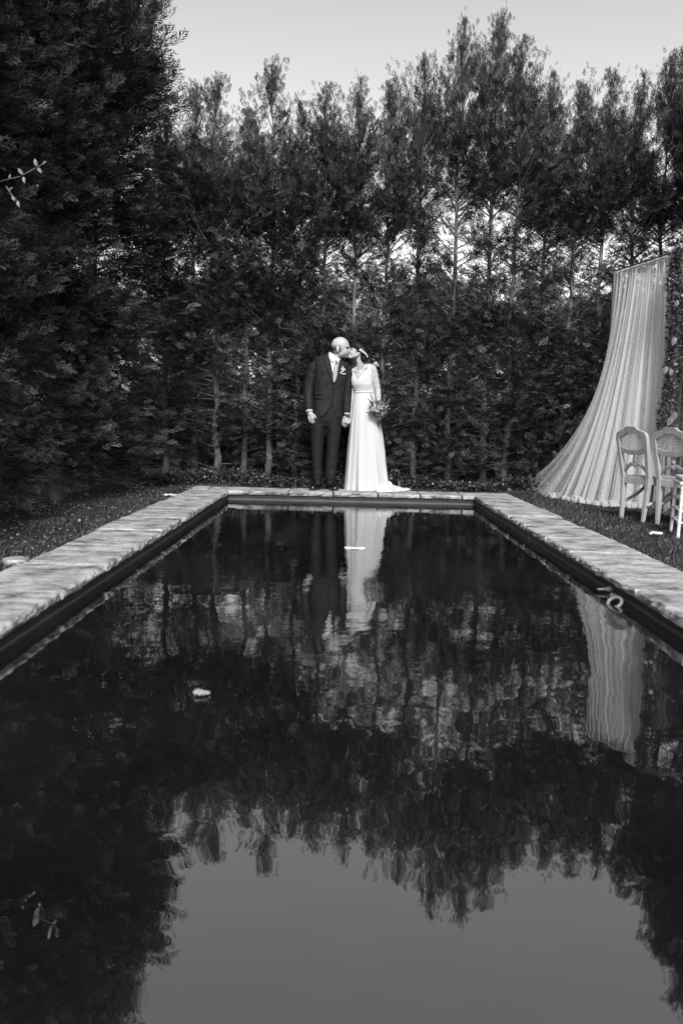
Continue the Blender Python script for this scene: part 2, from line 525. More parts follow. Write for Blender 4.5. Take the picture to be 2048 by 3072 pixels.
# ------------------------------------------------------------------ foliage machinery
def quads_to(V, n):                                  # n quads with four verts each
    return np.arange(n * 4, dtype=np.int32).reshape(n, 4)
def spray_template(seed, n_side=14):
    """flat feathery conifer spray along +X in the XY plane, length about 1: array of quads (n,4,3)"""
    r = np.random.default_rng(seed)
    Q = []
    def rh(p, d, L, wd, tilt):
        d = d / np.linalg.norm(d)
        s = np.array([-d[1], d[0], tilt]); s = s / np.linalg.norm(s)
        q = p + d * L
        m = p + d * L * 0.45
        Q.append([p, m + s * wd, q, m - s * wd])
    ax = lambda t: np.array([t, 0.06 * math.sin(t * 3 + seed), -0.16 * t * t])
    rh(ax(0), ax(0.55) - ax(0), 0.55, 0.022, 0)
    rh(ax(0.5), ax(1.0) - ax(0.5), 0.52, 0.028, 0)
    for i in range(n_side):
        t = 0.12 + 0.85 * (i + r.uniform(-.3, .3)) / n_side
        sd = 1 if i % 2 else -1
        L = (0.50 * (1 - t) ** 0.7 + 0.10) * r.uniform(0.75, 1.2)
        a = RAD(r.uniform(32, 55)) * sd
        d = np.array([math.cos(a), math.sin(a), r.uniform(-.30, .15)])
        p = ax(t)
        rh(p, d, L, 0.030 * r.uniform(.8, 1.3), r.uniform(-.5, .5))
        if L > 0.34:                                 # a second order twiglet
            a2 = a - sd * RAD(r.uniform(30, 45))
            rh(p + d / np.linalg.norm(d) * L * 0.5, np.array([math.cos(a2), math.sin(a2), r.uniform(-.2, .2)]), L * 0.5, 0.026, r.uniform(-.5, .5))
    return np.array(Q, np.float32)
TEMPL = [spray_template(s, 9) for s in range(8)]

def norm(a): return a / np.maximum(np.linalg.norm(a, axis=-1, keepdims=True), 1e-9)
def place_sprays(org, xd, nrm, sc, tint, r):
    """instances of the spray templates as one quad soup"""
    Vs, T = [], []
    xd = norm(xd); yd = norm(np.cross(nrm, xd)); zd = np.cross(xd, yd)
    which = r.integers(0, len(TEMPL), len(org))
    for k, t in enumerate(TEMPL):
        ix = np.where(which == k)[0]
        if not len(ix): continue
        q = t.reshape(-1, 3)
        Rm = np.stack([xd[ix], yd[ix], zd[ix]], axis=1) * sc[ix][:, None, None]
        Vs.append((np.einsum('vk,nkj->nvj', q, Rm) + org[ix][:, None, :]).reshape(-1, 3))
        T.append(np.repeat(tint[ix], len(q)))
    V = np.concatenate(Vs); T = np.concatenate(T)
    return V, T

def make_tree(seed, H, radius, n_branch, per_branch, zmin, dens, elev, size, trunk_r, twigs=0, lean=0.0, multi=1, wild=True, clumpy=0.35, spikes=0.0):
    """radius(z), dens(z) with z in metres; elev(z) branch elevation in degrees. returns (trunk mesh, crown mesh)"""
    r = np.random.default_rng(seed); rr = random.Random(seed)
    tk = MB()
    n = 14
    bend = [(rr.uniform(-.03, .03), rr.uniform(-.03, .03)) for _ in range(n + 1)]
    def axis(z):
        t = z / H * n; i = min(int(t), n - 1); f = t - i
        return np.array([lerp(bend[i][0], bend[i + 1][0], f) + lean * z, lerp(bend[i][1], bend[i + 1][1], f), z])
    tk.tube([axis(H * 0.985 * i / n) - np.array([0, 0, 0.05 if i == 0 else 0]) for i in range(n + 1)],
            [max(trunk_r * (1 - i / n) ** 0.85 * (1.25 if i == 0 else 1), 0.006) for i in range(n + 1)], 9)
    zs = zmin + (H - zmin) * r.random(n_branch * 4) ** 0.95
    azs = r.uniform(0, 2 * math.pi, len(zs))
    ph = r.uniform(0, 6.28, 4)
    clump = 0.5 + 0.35 * np.sin(zs * 2.9 + ph[0] + 1.3 * np.sin(azs + ph[1])) + 0.35 * np.sin(azs * 2 + ph[2] + zs * 1.1) + 0.2 * np.sin(zs * 7.3 + ph[3])
    keep = r.random(len(zs)) < np.clip(np.array([dens(z) for z in zs]) * (1 - clumpy + clumpy * 2 * clump), 0, 1)
    zs = zs[keep]; azs = azs[keep]
    if len(zs) > n_branch: zs, azs = zs[:n_branch], azs[:n_branch]
    O, X, N, SC, TI = [], [], [], [], []
    for z, az in zip(zs, azs):
        R = radius(z) * r.uniform(0.65, 1.12)
        if z > .72 * H and r.random() < spikes: R *= 1.45
        if wild and r.random() < 0.06: R *= 1.25
        el = RAD(elev(z) + r.normal(0, 7))
        L = R / max(math.cos(el), 0.25)
        L = min(L, 1.9)
        p0 = axis(z)
        d0 = np.array([math.cos(az) * math.cos(el), math.sin(az) * math.cos(el), math.sin(el)])
        def bp(t): return p0 + d0 * (L * t) + np.array([0, 0, 0.10 * L * t * t])
        if r.random() < 0.7:
            tk.tube([bp(0), bp(0.45), bp(0.9)], [0.009 + 0.006 * (1 - z / H), 0.006, 0.002], 3, caps=False)
        m = max(3, int(per_branch * (L + (.22 if .62 * H < z < .82 * H and not wild else 0)) * r.uniform(.8, 1.2)))
        t = 0.18 + 0.84 * r.random(m) ** 0.75
        base = np.array([bp(q) for q in t])
        side = norm(np.cross(d0, [0, 0, 1]))
        sp = r.normal(0, 0.55, m)[:, None] * side + d0 * r.uniform(.6, 1.2, m)[:, None] + np.array([0, 0, 1.0]) * r.normal(0.08 if z < 0.68 * H else 0.9, 0.30, m)[:, None]
        ofs = r.normal(0, 0.05, (m, 3))
        O.append(base + ofs); X.append(sp)
        nn = np.array([0, 0, 1.0]) + r.normal(0, 0.75, (m, 3)); N.append(nn)
        s = size * r.uniform(0.6, 1.35, m) * (0.55 + 0.45 * min(1, R / 0.5))
        SC.append(s)
        TI.append(np.clip(r.normal(1.0, 0.2) * np.exp(r.normal(0, 0.6, m)), 0.25, 4.5))
    # leader shoots at the top
    for k in range(multi * 20):
        z = H * r.uniform(0.84, 1.06)
        p = axis(min(z, H)) + r.normal(0, 0.012 + 0.25 * max(0, H - z) / H, 3) * np.array([1, 1, 0.3])
        O.append(p[None]); X.append(np.array([[r.normal(0, .22), r.normal(0, .22), 1.0]])); N.append(r.normal(0, 1, (1, 3)))
        SC.append(np.array([size * r.uniform(.5, 1.1)])); TI.append(np.array([1.0]))
    for _ in range(twigs):                            # dead bare twigs low on the trunk
        z = r.uniform(0.15, 0.5) * H
        az = r.uniform(0, 6.28); L = r.uniform(0.25, 0.7); el = r.uniform(-.2, .5)
        p0 = axis(z); d = np.array([math.cos(az) * math.cos(el), math.sin(az) * math.cos(el), math.sin(el)])
        tk.tube([p0, p0 + d * L * .5 + r.normal(0, .03, 3), p0 + d * L + r.normal(0, .06, 3)], [.006, .004, .0015], 3, caps=False)
    V, T = place_sprays(np.concatenate(O), np.concatenate(X), np.concatenate(N), np.concatenate(SC), np.concatenate(TI), r)
    crown = mesh_np('crown', V, quads_to(V, len(V) // 4), False, M_LEAF, T)
    return tk.mesh('trunk', M_BARK, True), crown

ORD = ['first', 'second', 'third', 'fourth', 'fifth', 'sixth', 'seventh', 'eighth', 'ninth', 'tenth', 'eleventh', 'twelfth', 'thirteenth',
       'fourteenth', 'fifteenth', 'sixteenth', 'seventeenth', 'eighteenth', 'nineteenth', 'twentieth', 'twenty-first', 'twenty-second']

def plant(name, meshes, loc, rz, sx, sz, label, cat, group):
    e = empty(name, loc, rz)
    e.scale = (sx, sx, sz)
    tag(e, label, cat, group)
    obj('trunk', meshes[0], e); obj('crown', meshes[1], e)
    return e

# back hedge: slender trees with bare lower trunks
HB = 5.4
def rad_b(z):
    return interp(z, [0, 1, 2.2, 3.4, 3.9, 4.3, 4.6, 4.9, 5.2, 5.4], [.60, .62, .62, .57, .42, .27, .17, .10, .05, .015])
def dens_b(gap, low):
    up_ = min(1.0, gap + .12)
    return lambda z: interp(z, [0, 0.4, 1.1, 1.5, 1.9, 2.2, 3.1, 3.5, 3.9, 4.2, 4.6, 5.0, 5.4], [low * .8, low, low, min(low, .55), (.55 if low > .35 else .48), gap, gap, 1, .95, up_, .9, .8, .6])
BACK = []
for s, (gap, low) in enumerate(((.85, .26), (.75, .30), (.30, .85), (.22, .95), (.36, .85))):
    BACK.append(make_tree(40 + s, HB, rad_b, 260, 40, 0.2, dens_b(gap, low), lambda z: interp(z, [0, 1.5, 3.5, 4.4, 5.4], [5, 18, 36, 56, 76]), 0.125, 0.046, 30, wild=False, clumpy=.85, spikes=.13))
back = [(496, 300), (584, 225), (647, 205), (731, 300), (805, 165), (886, 280), (962, 215), (1050, 200), (1140, 215), (1232, 125), (1340, 15),
        (1440, 0), (1511, 70), (1598, 180), (1680, 215), (1760, 170), (1850, 185), (1930, 130), (2020, 60)]
YB = 10.42
rb = random.Random(5)
for i, (px, top) in enumerate(back):
    Y = YB + rb.uniform(-.1, .12)
    p = P(px, 1454, Y)
    Hh = (P(px, top, Y).z - GZ) * HB / 5.62        # the shoots rise a little above the crown
    m = BACK[(i * 2 + (0 if i % 3 else 1)) % 2] if px < 930 else BACK[2 + (i * 2) % 3]
    side = 'left of the groom' if px < 940 else ('behind the couple' if px < 1160 else 'right of the bride')
    plant('cypress_tree', m, (p.x, Y, GZ), rb.uniform(0, 6.28), rb.uniform(.92, 1.08), Hh / HB,
          f'slender cypress {side}, {ORD[i]} trunk from the left in the back hedge', 'tree', 'trees of the hedge behind the couple')
# a far row of trees closes the view low down behind the hedge
HL = 2.6
def rad_l(z): return interp(z, [0, 1.2, 2.0, 2.6], [.75, .75, .55, .06])
LOW = [make_tree(70 + s, HL, rad_l, 150, 50, 0.1, lambda z: 1.0, lambda z: interp(z, [0, 2.6], [8, 55]), 0.135, 0.04, 6) for s in range(2)]
for i in range(22):
    plant('distant_tree', LOW[i % 2], (-17 + i * 1.65 + rb.uniform(-.4, .4), 33 + rb.uniform(-2, 2), GZ), rb.uniform(0, 6.28), rb.uniform(2.2, 2.7), rb.uniform(1.9, 2.35),
          'dark distant tree glimpsed through the gaps in the back hedge', 'tree', 'distant trees beyond the back hedge')
for i in range(12):
    plant('conifer_shrub', LOW[i % 2], (-3.0 + i * 0.68, 11.5 + rb.uniform(-.15, .15), GZ), rb.uniform(0, 6.28), rb.uniform(.8, 1.0), rb.uniform(.36, .52),
          f'knee-high dark conifer shrub behind the hedge trunks, {ORD[i]} from the left', 'shrub', 'low shrubs behind the back hedge')
# side hedges: broad trees green to the ground
HS = 6.4
def rad_s(z): return interp(z, [0, .6, 2, 3.5, 4.4, 5.2, 5.9, 6.4], [.45, .52, .60, .64, .66, .62, .40, .04])
SIDE = [make_tree(90 + s, HS, rad_s, 330, 60, 0.15, lambda z: 1.0 if z > .5 else .6, lambda z: interp(z, [0, 2, 4, 6, 7.2], [2, 12, 30, 48, 70]), 0.135, 0.058, 10, wild=False) for s in range(2)]
yl = [2.3, 2.95, 3.55, 4.2, 4.8, 5.4, 6.05, 6.65, 7.25, 7.9, 8.5, 9.15]
for i, y in enumerate(yl):
    plant('cypress_tree', SIDE[i % 2], (-2.93 + rb.uniform(-.08, .08), y, GZ), rb.uniform(0, 6.28), rb.uniform(.95, 1.07) + (.45 if y > 8.4 else 0), rb.uniform(.94, 1.06) * (.86 if y > 8.4 else 1),
          f'broad dark cypress of the left side hedge, {ORD[len(yl) - 1 - i]} from the far corner', 'tree', 'trees of the hedge left of the pool')
yr = [4.9, 5.6, 6.3, 7.0, 7.7, 8.4, 9.1, 9.75]
for i, y in enumerate(yr):
    plant('cypress_tree', SIDE[(i + 1) % 2], (4.6 + rb.uniform(-.08, .08), y, GZ), rb.uniform(0, 6.28), rb.uniform(.95, 1.1), rb.uniform(.95, 1.05) * (.9 if y > 8.8 else 1),
          f'tall dark cypress of the right side hedge beyond the arbour, {ORD[len(yr) - 1 - i]} from the far corner', 'tree', 'trees of the hedge right of the pool')

# leafy ground cover along the foot of the hedges (leaf = folded diamond)
def leaf_soup(name, cent, sizes, r, matl, up=0.6, tint_lo=.5, tint_hi=1.6):
    n = len(cent)
    d = norm(r.normal(0, 1, (n, 3)) * np.array([1, 1, .35]))
    nn = norm(np.array([0, 0, up]) + r.normal(0, .6, (n, 3)))
    s = norm(np.cross(nn, d))
    L = sizes[:, None]
    p = cent; m = p + d * L * .5 + nn * L * 0.06; q = p + d * L
    V = np.stack([p, m + s * L * .36, q, m - s * L * .36], axis=1).reshape(-1, 3)
    T = np.repeat(r.uniform(tint_lo, tint_hi, n), 4)
    return mesh_np(name, V, quads_to(V, n), False, matl, T)
r2 = np.random.default_rng(11)
n = 11000
x = r2.uniform(-2.7, 4.3, n); hgt = 0.12 + 0.16 * (np.sin(x * 3.1) * .5 + .5) * r2.random(n)
c = np.stack([x, 9.85 + np.abs(r2.normal(0, .35, n)), GZ + hgt * r2.random(n) ** .7], 1)
tag(obj('ivy_ground_cover', leaf_soup('ivy_ground_cover', c, r2.uniform(.03, .06, n), r2, M_IVY)), 'dark ivy creeping over the ground along the foot of the back hedge', 'ivy', kind='stuff')

# lawn blades
def lawn(name, poly, n, hmin, hmax, seed, label, cat, tlo=.4, thi=1.8, dead=0.0):
    r = np.random.default_rng(seed)
    x0, x1, y0, y1 = poly
    t = r.random(n)
    y = y0 + (y1 - y0) * r.random(n)
    x = r.uniform(x0, x1, n)
    h = r.uniform(hmin, hmax, n) * (0.75 + 0.4 * (np.sin(x * 5) * np.sin(y * 4.3)))
    a = r.uniform(0, 6.28, n); lean = r.uniform(.1, .9, n)
    b = np.stack([x, y, np.full(n, GZ - .002)], 1)
    dirv = np.stack([np.cos(a), np.sin(a), np.zeros(n)], 1); sd = np.stack([-np.sin(a), np.cos(a), np.zeros(n)], 1)
    wd = r.uniform(.0018, .0035, n)[:, None]
    mid = b + dirv * (lean * h * .4)[:, None] + np.array([0, 0, 1]) * (h * .6)[:, None]
    tip = b + dirv * (lean * h)[:, None] + np.array([0, 0, 1]) * h[:, None]
    V = np.stack([b - sd * wd, b + sd * wd, mid + sd * wd * .7, tip], 1).reshape(-1, 3)
    T = np.repeat(r.uniform(tlo, thi, n) * np.where(r.random(n) < dead, 3.0, 1.0), 4)
    tag(obj(name, mesh_np(name, V, quads_to(V, n), False, M_GRASS, T)), label, cat, kind='stuff')
lawn('grass', (PX1 + CW - .01, 4.6, 3.0, 10.0), 85000, .02, .05, 21, 'short dark lawn grass on the right of the pool under the chairs', 'grass', dead=.06)
lawn('grass', (-2.9, PX0 - CW + .01, 2.6, 10.0), 45000, .012, .035, 22, 'thin dark grass between the left hedge and the pool edge', 'grass', dead=.05)
lawn('grass', (PX0 - CW - .3, PX1 + CW + .3, PY1 + CW - .01, 10.2), 26000, .02, .055, 23, 'grass strip between the far pool edge and the back hedge', 'grass', dead=.08)
# leaf litter under the left hedge
n = 3500
c = np.stack([-2.75 + 1.0 * r2.random(n) ** 1.2, r2.uniform(2.6, 10, n), np.full(n, GZ + .012) + r2.random(n) * .015], 1)
tag(obj('leaf_litter', leaf_soup('leaf_litter', c, r2.uniform(.012, .035, n), r2, M_IVY, 2.5, .8, 4.0)), 'dry leaf litter scattered on the ground beside the left hedge', 'leaf litter', kind='stuff')

# ------------------------------------------------------------------ people
def skin_mat(name, base):
    return mat(name, base, 0.5, 0.12, 12, 0.05, 60, 0.4)
M_SKIN_M = skin_mat('skin', 0.34)
M_SKIN_W = skin_mat('skin_pale', 0.36)
def add_stubble(m, dark):
    n = m.node_tree.nodes; l = m.node_tree.links; b = n['Principled BSDF']
    src = b.inputs['Base Color'].links[0].from_socket
    at = n.new('ShaderNodeAttribute'); at.attribute_name = 'stubble'
    mx = n.new('ShaderNodeMix'); mx.data_type = 'RGBA'
    l.new(at.outputs['Fac'], mx.inputs[0]); l.new(src, mx.inputs[6]); mx.inputs[7].default_value = (dark, dark, dark, 1)
    l.new(mx.outputs[2], b.inputs['Base Color'])
add_stubble(M_SKIN_M, 0.06)
M_HAIR = mat('black_hair', 0.005, 0.5, 0.4, 20, 0.4, 90, 0.25, stretch=(1, 1, 4))
M_SUIT = mat('suit_wool', 0.008, 0.75, 0.2, 30, 0.7, 13, 0.3, dist=.03, stretch=(1, 1, .7))
M_SUIT2 = mat('trouser_wool', 0.005, 0.75, 0.2, 30, 0.7, 11, 0.3, dist=.03)
M_SHIRT = mat('shirt_cotton', 0.5, 0.7, 0.04, 20, 0.1, 80, 0.2)
M_SHOE = mat('black_leather', 0.006, 0.22, 0.2, 20, 0.0, 1, 0.6)
M_METAL = mat('steel', 0.25, 0.3, 0.1, 20); M_METAL.node_tree.nodes['Principled BSDF'].inputs['Metallic'].default_value = 0.8
M_WHITE = mat('white_petal', 0.42, 0.6, 0.12, 30, 0, 1, 0.3)
M_DARKDOT = mat('dark_button', 0.02, 0.4)
def dress_mat(name, base, dots=True):
    m = bpy.data.materials.new(name); m.use_nodes = True
    n = m.node_tree.nodes; l = m.node_tree.links; b = n['Principled BSDF']
    b.inputs['Roughness'].default_value = 0.75; b.inputs['Specular IOR Level'].default_value = 0.2
    tc = n.new('ShaderNodeTexCoord')
    vo = n.new('ShaderNodeTexVoronoi'); vo.inputs['Scale'].default_value = 50
    l.new(tc.outputs['Object'], vo.inputs['Vector'])
    mr = n.new('ShaderNodeMapRange'); mr.inputs[1].default_value = 0.10; mr.inputs[2].default_value = 0.20
    mr.inputs[3].default_value = base * 1.15; mr.inputs[4].default_value = base
    l.new(vo.outputs['Distance'], mr.inputs[0]); l.new(mr.outputs[0], b.inputs['Base Color'])
    mh = n.new('ShaderNodeMapRange'); mh.inputs[1].default_value = 0.08; mh.inputs[2].default_value = 0.20
    mh.inputs[3].default_value = 1; mh.inputs[4].default_value = 0
    l.new(vo.outputs['Distance'], mh.inputs[0])
    bp = n.new('ShaderNodeBump'); bp.inputs['Strength'].default_value = 0.5; bp.inputs['Distance'].default_value = 0.002
    l.new(mh.outputs[0], bp.inputs['Height']); l.new(bp.outputs[0], b.inputs['Normal'])
    return m
M_DRESS = dress_mat('dotted_chiffon', 0.46)
M_SLEEVE = dress_mat('dotted_net', 0.35)
def tie_mat():
    m = bpy.data.materials.new('striped_silk'); m.use_nodes = True
    n = m.node_tree.nodes; l = m.node_tree.links; b = n['Principled BSDF']
    geo = n.new('ShaderNodeNewGeometry')
    mp = n.new('ShaderNodeMapping'); mp.inputs['Rotation'].default_value = (0, RAD(-28), 0)
    l.new(geo.outputs['Position'], mp.inputs[0])
    sp = n.new('ShaderNodeSeparateXYZ'); l.new(mp.outputs[0], sp.inputs[0])
    a = n.new('ShaderNodeMath'); a.operation = 'MULTIPLY'; a.inputs[1].default_value = 2 * math.pi / 0.0175
    l.new(sp.outputs[2], a.inputs[0])
    s = n.new('ShaderNodeMath'); s.operation = 'SINE'; l.new(a.outputs[0], s.inputs[0])
    mr = n.new('ShaderNodeMapRange'); mr.inputs[1].default_value = -0.1; mr.inputs[2].default_value = 0.25
    mr.inputs[3].default_value = 0.012; mr.inputs[4].default_value = 0.55
    l.new(s.outputs[0], mr.inputs[0]); l.new(mr.outputs[0], b.inputs['Base Color'])
    b.inputs['Roughness'].default_value = 0.45
    return m
M_TIE = tie_mat()

class Shell:
    """garment around the body: rings (uL, vL, uR, vR, depth half-axis mm, centre dy mm) in picture millimetres"""
    def __init__(s, rings, e=0.85): s.r = [tuple(map(float, q)) for q in rings]; s.e = e
    def at(s, t):
        t = max(0, min(len(s.r) - 1.0001, t)); i = int(t); f = t - i
        if 0 < len(s.r):
            a, b = s.r[i], s.r[i + 1]
            return [lerp(p, q, f) for p, q in zip(a, b)]
    def ring(s, t, n, openu=None, fold=None):
        uL, vL, uR, vR, b, dy = s.at(t)
        L = M(uL, vL, dy); R = M(uR, vR, dy); C = (L + R) / 2; H = (R - L) / 2
        if openu is None: tL = tR = math.pi / 2; tL += 2 * math.pi
        else:
            hw = (uR - uL) / 2; uc = (uL + uR) / 2
            def ang(u):
                c = max(-.97, min(.97, (u - uc) / hw))
                c = math.copysign(abs(c) ** (1 / s.e), c)
                return -math.acos(c)
            tR = ang(openu[1]); tL = ang(openu[0]) + 2 * math.pi
        out = []
        for i in range(n + 1):
            th = lerp(tR, tL, i / n)
            c = math.cos(th); q = math.sin(th)
            k = fold(th, t) if fold else 1.0
            c2 = math.copysign(abs(c) ** s.e, c); q2 = math.copysign(abs(q) ** s.e, q)
            out.append(C + (H * c2 + Vector((0, b / 1000, 0)) * q2) * k)
        return out
    def front(s, u, v, off=0.0):
        """point on the front of the garment seen at (u, v), lifted off mm towards the camera"""
        lo, hi = 0.0, len(s.r) - 1.001
        for _ in range(30):
            t = (lo + hi) / 2
            uL, vL, uR, vR, b, dy = s.at(t)
            vv = lerp(vL, vR, (u - uL) / (uR - uL))
            if vv < v: lo = t
            else: hi = t
        uL, vL, uR, vR, b, dy = s.at(t)
        c = max(-.98, min(.98, (u - (uL + uR) / 2) / ((uR - uL) / 2)))
        c = abs(c) ** (1 / s.e)
        q = math.sqrt(max(0, 1 - c * c)) ** s.e
        return M(u, v, dy - b * q - off)
    def build(s, name, mt, parent, n=48, m=40, opening=None, fold=None, t0=0.0, t1=None, thick=0.004, mesh_only=False):
        t1 = len(s.r) - 1.001 if t1 is None else t1
        V, F = [], []
        for j in range(m + 1):
            t = lerp(t0, t1, j / m)
            uL, vL, uR, vR, b, dy = s.at(t)
            op = opening((vL + vR) / 2) if opening else None
            V += s.ring(t, n, op, fold)
        for j in range(m):
            for i in range(n):
                a = j * (n + 1) + i
                F.append((a, a + n + 1, a + n + 2, a + 1))
        me = mesh_py(name, V, F, mt, True)
        if mesh_only: return me
        o = obj(name, me, parent)
        if thick:
            k = o.modifiers.new('solid', 'SOLIDIFY'); k.thickness = thick; k.offset = -1
        return o
def patch(name, pts_rows, mt, parent, thick=0.003, smooth=True, **kw):
    """grid of points -> sheet"""
    n = len(pts_rows[0]); V = [p for row in pts_rows for p in row]; F = []
    for j in range(len(pts_rows) - 1):
        for i in range(n - 1):
            a = j * n + i; F.append((a, a + n, a + n + 1, a + 1))
    o = obj(name, mesh_py(name, V, F, mt, smooth), parent, **kw)
    if thick:
        k = o.modifiers.new('solid', 'SOLIDIFY'); k.thickness = thick; k.offset = 0
    return o
def sleeve(name, pts, rads, mt, parent, seed=0, wr=0.0):
    """arm tube; pts are world points, radii in metres, light cross wrinkles"""
    r = random.Random(seed)
    N = 36; m = MB(); P_, R_ = [], []
    k = np.linspace(0, len(pts) - 1, N)
    xs = np.arange(len(pts))
    for q in k:
        p = Vector([interp(q, xs, [p[i] for p in pts]) for i in range(3)])
        P_.append(p); R_.append(interp(q, xs, rads) * (1 + wr * math.sin(q * 9 + seed) * r.uniform(.3, 1)))
    for _ in range(3):
        P_ = [P_[0]] + [(P_[i - 1] + P_[i] * 2 + P_[i + 1]) / 4 for i in range(1, N - 1)] + [P_[-1]]
    m.tube(P_, R_, 18)
    return m.build(name, mt, parent, True)
def hand(m, wr, d, nrm, side, curl=0.5, scale=1.0, spread=0.0):
    """palm and five fingers: d along the hand, nrm the way the fingers bend, side towards the thumb"""
    d, nrm = Vector(d).normalized(), Vector(nrm)
    nrm = (nrm - d * nrm.dot(d)).normalized(); side = Vector(side); side = (side - d * side.dot(d) - nrm * side.dot(nrm)).normalized()
    k = 0.001 * scale
    lens = [(44, 26, 20), (48, 30, 22), (45, 28, 21), (36, 21, 18)]
    kn = [88, 92, 88, 80]
    for i in range(4):
        o = side * ((30 - 20 * i) * k)
        base = wr + side * ((16 - 11 * i) * k)
        K = wr + o + d * (kn[i] * k)
        m.capsule(base, 15 * k, K, 11 * k, 10)
        a = curl * 0.8; p = K
        dd = d + side * (spread * (1.5 - i))
        for j, L in enumerate(lens[i]):
            v = dd * math.cos(a) + nrm * math.sin(a)
            q = p + v.normalized() * (L * k)
            m.capsule(p, (9.5 - j * 1.2) * k, q, (9.0 - j * 1.4) * k, 10)
            p = q; a += curl * (1.0 if j == 0 else 0.7)
    t0 = wr + side * (22 * k) + d * (24 * k); t1 = t0 + (side * 0.75 + d * 0.75 + nrm * 0.3).normalized() * (40 * k)
    t2 = t1 + (side * 0.25 + d * 1.0 + nrm * 0.5 * curl).normalized() * (32 * k); t3 = t2 + (d * 1.0 - side * 0.1 + nrm * curl).normalized() * (24 * k)
    m.capsule(t0, 15 * k, t1, 12 * k, 10); m.capsule(t1, 11.5 * k, t2, 10.5 * k, 10); m.capsule(t2, 10.5 * k, t3, 8.5 * k, 10)
    m.capsule(wr - d * (20 * k), 24 * k, wr + d * (30 * k), 24 * k, 10)

MMM = 0.001
# ------------------------------------------------------------------ the groom
groom = empty('person', (M(430, 1954, 40).x, YP + 0.04, 0))
tag(groom, 'bald man in a dark suit and striped tie leaning in to kiss the bride', 'person')
def G_(o):                                            # parts are modelled in world space
    o.matrix_parent_inverse = groom.matrix_basis.inverted(); return o
mb = MB()
D = 0                                                 # head depth centre
mb.ellipsoid(M(628, 262, D), .106, .079, .100, RAD(8))
mb.ellipsoid(M(668, 315, D), .064, .062, .088, RAD(-4))
mb.ellipsoid(M(655, 366, D), .050, .056, .046, RAD(14))
mb.capsule(M(618, 372, -28), .034, M(690, 394, -8), .019); mb.capsule(M(618, 372, 28), .034, M(690, 394, 8), .019)
mb.capsule(M(697, 392, -4), .020, M(697, 392, 6), .020)
mb.capsule(M(725, 276, -32), .012, M(731, 272, 0), .011); mb.capsule(M(725, 276, 32), .012, M(731, 272, 0), .011)
mb.capsule(M(729, 285, -4), .009, M(743, 322, -6), .013); mb.capsule(M(736, 328, -14), .009, M(736, 328, 10), .009)
mb.capsule(M(713, 357, -16), .009, M(716, 356, 14), .009); mb.capsule(M(711, 371, -14), .009, M(713, 371, 12), .009)
mb.capsule(M(698, 322, -38), .013, M(672, 335, -50), .012)
mb.ellipsoid(M(598, 303, -80), .019, .010, .036, RAD(-12)); mb.ellipsoid(M(603, 332, -78), .011, .009, .014)
mb.capsule(M(592, 350, 5), .062, M(560, 470, 20), .070)
mb.capsule(M(560, 450, 20), .055, M(430, 490, 20), .036); mb.capsule(M(560, 470, 20), .060, M(680, 530, 20), .046)
mb.ellipsoid(M(520, 600, 15), .165, .095, .20); mb.ellipsoid(M(500, 830, 15), .140, .090, .20); mb.ellipsoid(M(480, 1040, 25), .130, .075, .14)
armR = [M(362, 495, 25), M(262, 745, 25), M(270, 1035, -68)]; armL = [M(705, 540, 25), M(712, 800, 35), M(708, 1075, 5)]
mb.chain(armR, [.040, .038, .027]); mb.chain(armL, [.046, .040, .027])
mb.chain([M(385, 1080, 25), M(365, 1500, 25), M(365, 1830, 60)], [.070, .048, .030]); mb.chain([M(545, 1080, 25), M(535, 1500, 25), M(515, 1830, 60)], [.070, .048, .030])
hand(mb, M(272, 1042, -72), (0.18, -0.1, -1), (0.35, 0.9, 0), (1, -.35, 0), 0.55, 0.98)
hand(mb, M(706, 1082, 0), (-.30, -.25, -1), (.5, .9, .1), (-1, -.2, 0), 0.75, 0.98)
me = mb.remesh('body', M_SKIN_M, 0.006, 3)
def img_uv(p):                                        # world point -> picture millimetres
    r = Vector(p) - Vector((0, 0, CAM_Z)); z = r.dot(fwd)
    return ((1024 + F_PX * r.dot(right) / z) - 860) / .2551, ((1536 - F_PX * r.dot(upv) / z) - 970) / .2551
def ss(a, b, x):
    t = max(0.0, min(1.0, (x - a) / (b - a))); return t * t * (3 - 2 * t)
att = me.attributes.new('stubble', 'FLOAT', 'POINT')
vals = []
for v_ in me.vertices:
    k = 0.0
    if v_.co.z > 1.38:
        u, v = img_uv(v_.co)
        sides = ss(655, 615, u) * ss(235, 300, v + (u - 560) * .1) * ss(385, 350, v)
        ear = ss(576, 586, u) * ss(618, 608, u) * ss(262, 275, v) * ss(345, 335, v)
        beard = ss(345, 372, v) * ss(425, 405, v) * ss(600, 625, u) * ss(722, 705, u)
        burns = ss(612, 620, u) * ss(640, 630, u) * ss(285, 300, v) * ss(400, 380, v)
        k = max(sides * (1 - ear), beard * .7, burns * .8)
    vals.append(k)
att.data.foreach_set('value', vals)
G_(obj('body', me, groom))
mb = MB()                                             # brows, closed lids
mb.capsule(M(704, 279, -58), .0045, M(728, 276, -38), .004, 8, 3)
G_(mb.build('eyebrow', M_HAIR, groom, True))
mb = MB(); mb.capsule(M(706, 294, -54), .004, M(722, 296, -42), .0035, 8, 3)
G_(mb.build('eyelashes', M_HAIR, groom, True))

